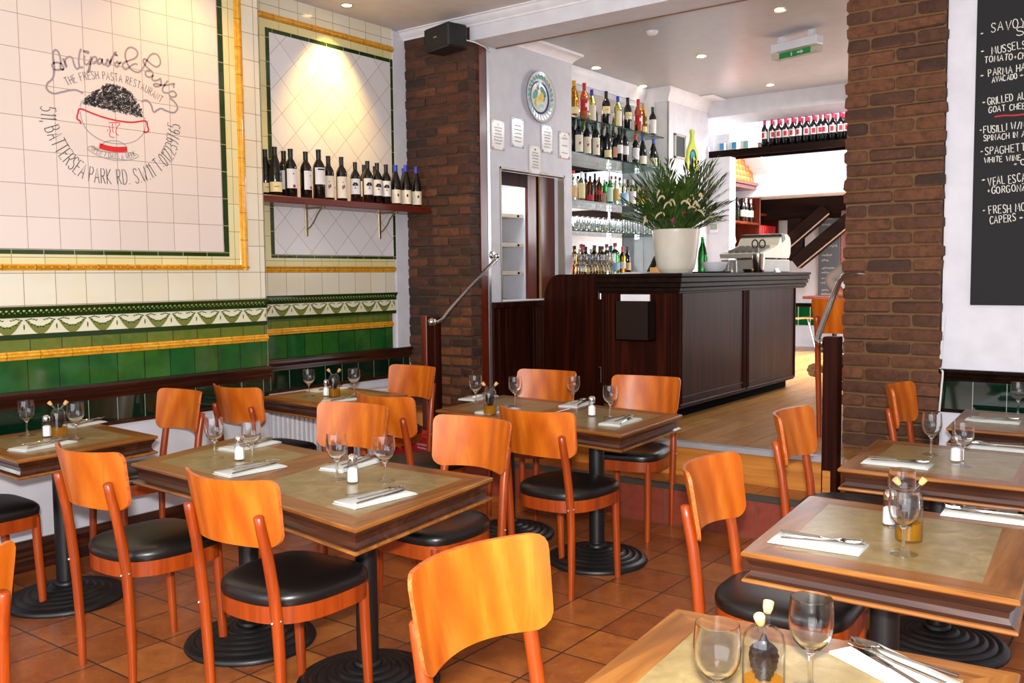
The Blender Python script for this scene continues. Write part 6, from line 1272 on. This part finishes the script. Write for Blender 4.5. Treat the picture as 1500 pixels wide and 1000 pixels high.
for s_ in (-1, 1): m.ball((hc.x-.005, s_*.074, hc.z-.01), .02, 8, 6, (.8, .4, 1.4))
hd = m.build('head', SKINC, pr_, ang=60)
m = MB()
for s_ in (-1, 1): m.ball((hc.x+.083, s_*.03, hc.z+.012), .011, 8, 6, (.6, 1.3, .7))
m.build('eye', flat('eye', S(30, 24, 22), .2), hd); m = MB(); m.ball((hc.x+.084, 0, hc.z-.062), .02, 8, 6, (.4, 1.2, .3)); m.build('mouth', flat('lips', S(150, 70, 60), .5), hd)
m = MB(); m.ball((hc.x-.014, 0, hc.z+.03), .11, 18, 12, (.95, .82, .92)); m.build('hair', flat('brown_hair', S(46, 30, 20), .7), pr_)
def hand(base, dirv, nrm, name):
    d_ = Vector(dirv).normalized(); n_ = Vector(nrm).normalized(); s_ = d_.cross(n_).normalized(); b = Vector(base); m = MB()
    m.loft([[b+d_*x+s_*w_*math.cos(a)+n_*.013*math.sin(a) for a in [i*PI/4 for i in range(8)]] for x, w_ in ((-.02, .022), (.02, .034), (.06, .040), (.085, .038), (.09, .03))])
    for k, (o, L_) in enumerate(((-.03, .062), (-.01, .075), (.011, .07), (.03, .055))):
        p0 = b+d_*.082+s_*o; m.tube([p0, p0+d_*L_*.4-n_*.004, p0+d_*L_*.72-n_*.016, p0+d_*L_*.9-n_*.034], [.0088, .0082, .0075, .006], 8)
    p0 = b+d_*.02-s_*.03; m.tube([p0, p0+d_*.025-s_*.028-n_*.008, p0+d_*.055-s_*.034-n_*.016], [.0105, .0095, .0075], 8)
    return m.build(name, SKINC, pr_, ang=60)
hand((-.13, -.24, .898), (.9, .05, -.25), (.2, .0, 1), 'hand'); hand((.39, .14, .83), (.95, -.25, -.1), (0, 0, 1), 'hand')
for s_ in (-1, 1):
    m = MB(); m.loft([[(x, s_*.12+w_*math.cos(a), .001+h_*(.5+.5*math.sin(a))) for a in [i*PI/5 for i in range(10)]] for x, w_, h_ in ((.36, .02, .05), (.38, .038, .09), (.46, .042, .085), (.54, .046, .055), (.60, .03, .035), (.615, .012, .02))]); m.build('shoe', TROU, pr_, ang=60)
a = atz(1242, 582, .4555)
dg_ = thing('dog', 'small curly tan dog with a curled tail standing behind the right newel post', 'dog', (a.x, a.y, .4555), R(18))
FUR = NT('tan_fur'); v = FUR.noise(FUR.coord(), 30, 4); FUR.col(FUR.ramp(v, [(.3, S(150, 104, 58)), (.7, S(214, 172, 118))])); FUR.bump(FUR.noise(FUR.coord(), 70, 3), 1, .02); FUR.set(Roughness=.95); FUR = FUR.m
D = [((-.13, 0, .20), .062), ((0, 0, .20), .068), ((.12, 0, .205), .075), ((.19, 0, .27), .052), ((.235, 0, .32), .058), ((.31, 0, .30), .026),
     ((-.14, -.045, .17), .04), ((-.125, -.05, .115), .026), ((-.165, -.05, .075), .018), ((-.155, -.05, .012), .017), ((-.14, .045, .17), .04), ((-.125, .05, .115), .026), ((-.165, .05, .075), .018), ((-.155, .05, .012), .017),
     ((.13, -.045, .15), .032), ((.125, -.05, .08), .02), ((.135, -.05, .012), .017), ((.13, .045, .15), .032), ((.125, .05, .08), .02), ((.135, .05, .012), .017),
     ((-.2, 0, .235), .03), ((-.255, 0, .255), .03), ((-.285, .0, .225), .03), ((-.27, .0, .19), .026)]
skin('body', D, [(0, 1), (1, 2), (2, 3), (3, 4), (4, 5), (0, 6), (6, 7), (7, 8), (8, 9), (0, 10), (10, 11), (11, 12), (12, 13), (2, 14), (14, 15), (15, 16), (2, 17), (17, 18), (18, 19), (0, 20), (20, 21), (21, 22), (22, 23)], FUR, dg_, 2, 1)
m = MB(); m.ball((.338, 0, .302), .012, 8, 6); [m.ball((.275, s_*.032, .335), .008, 8, 6) for s_ in (-1, 1)]; m.build('nose_and_eyes', M_black, dg_)
for s_ in (-1, 1): m = MB(); m.ball((.225, s_*.06, .315), .035, 10, 8, (.7, .35, 1.2)); m.build('ear', FUR, dg_)
m = MB(); [m.ball((-.27+.035*math.cos(k*.8), .02*math.sin(k*2.1), .225+.035*math.sin(k*.8)), .026, 8, 6) for k in range(8)]; m.build('tail_tuft', FUR, dg_)
# red cardboard box on the floor near the left newel
t = thing('cardboard_box', 'red printed cardboard drinks box on the floor by the lower step', 'box', (-4.36, 4.82, 0), R(-6)); m = MB(); m.cbox((-.21, -.1, 0), (.21, .1, .40), .004); m.build('carton', flat('red_card', S(176, 22, 30), .5), t)
m = MB(); r8 = random.Random(9)
for zz, x0, ln in ((.34, .02, .17), (.315, .04, .12)): scribble(m, Vector((x0, -.1012, zz)), Vector((x0+ln, -.1012, zz)), 18, .016, (0, -1, 0), .005, r8)
m.build('print_line', M_linen, t, smooth=False, fix=False); m = MB(); m.box((-.17, -.1015, .29), (-.14, -.1, .36)); m.build('yellow_patch', flat('yellow_print', S(220, 180, 40), .5), t, smooth=False); m = MB(); m.box((-.08, -.1015, .25), (-.05, -.1, .34)); m.build('barcode_patch', M_linen, t, smooth=False)
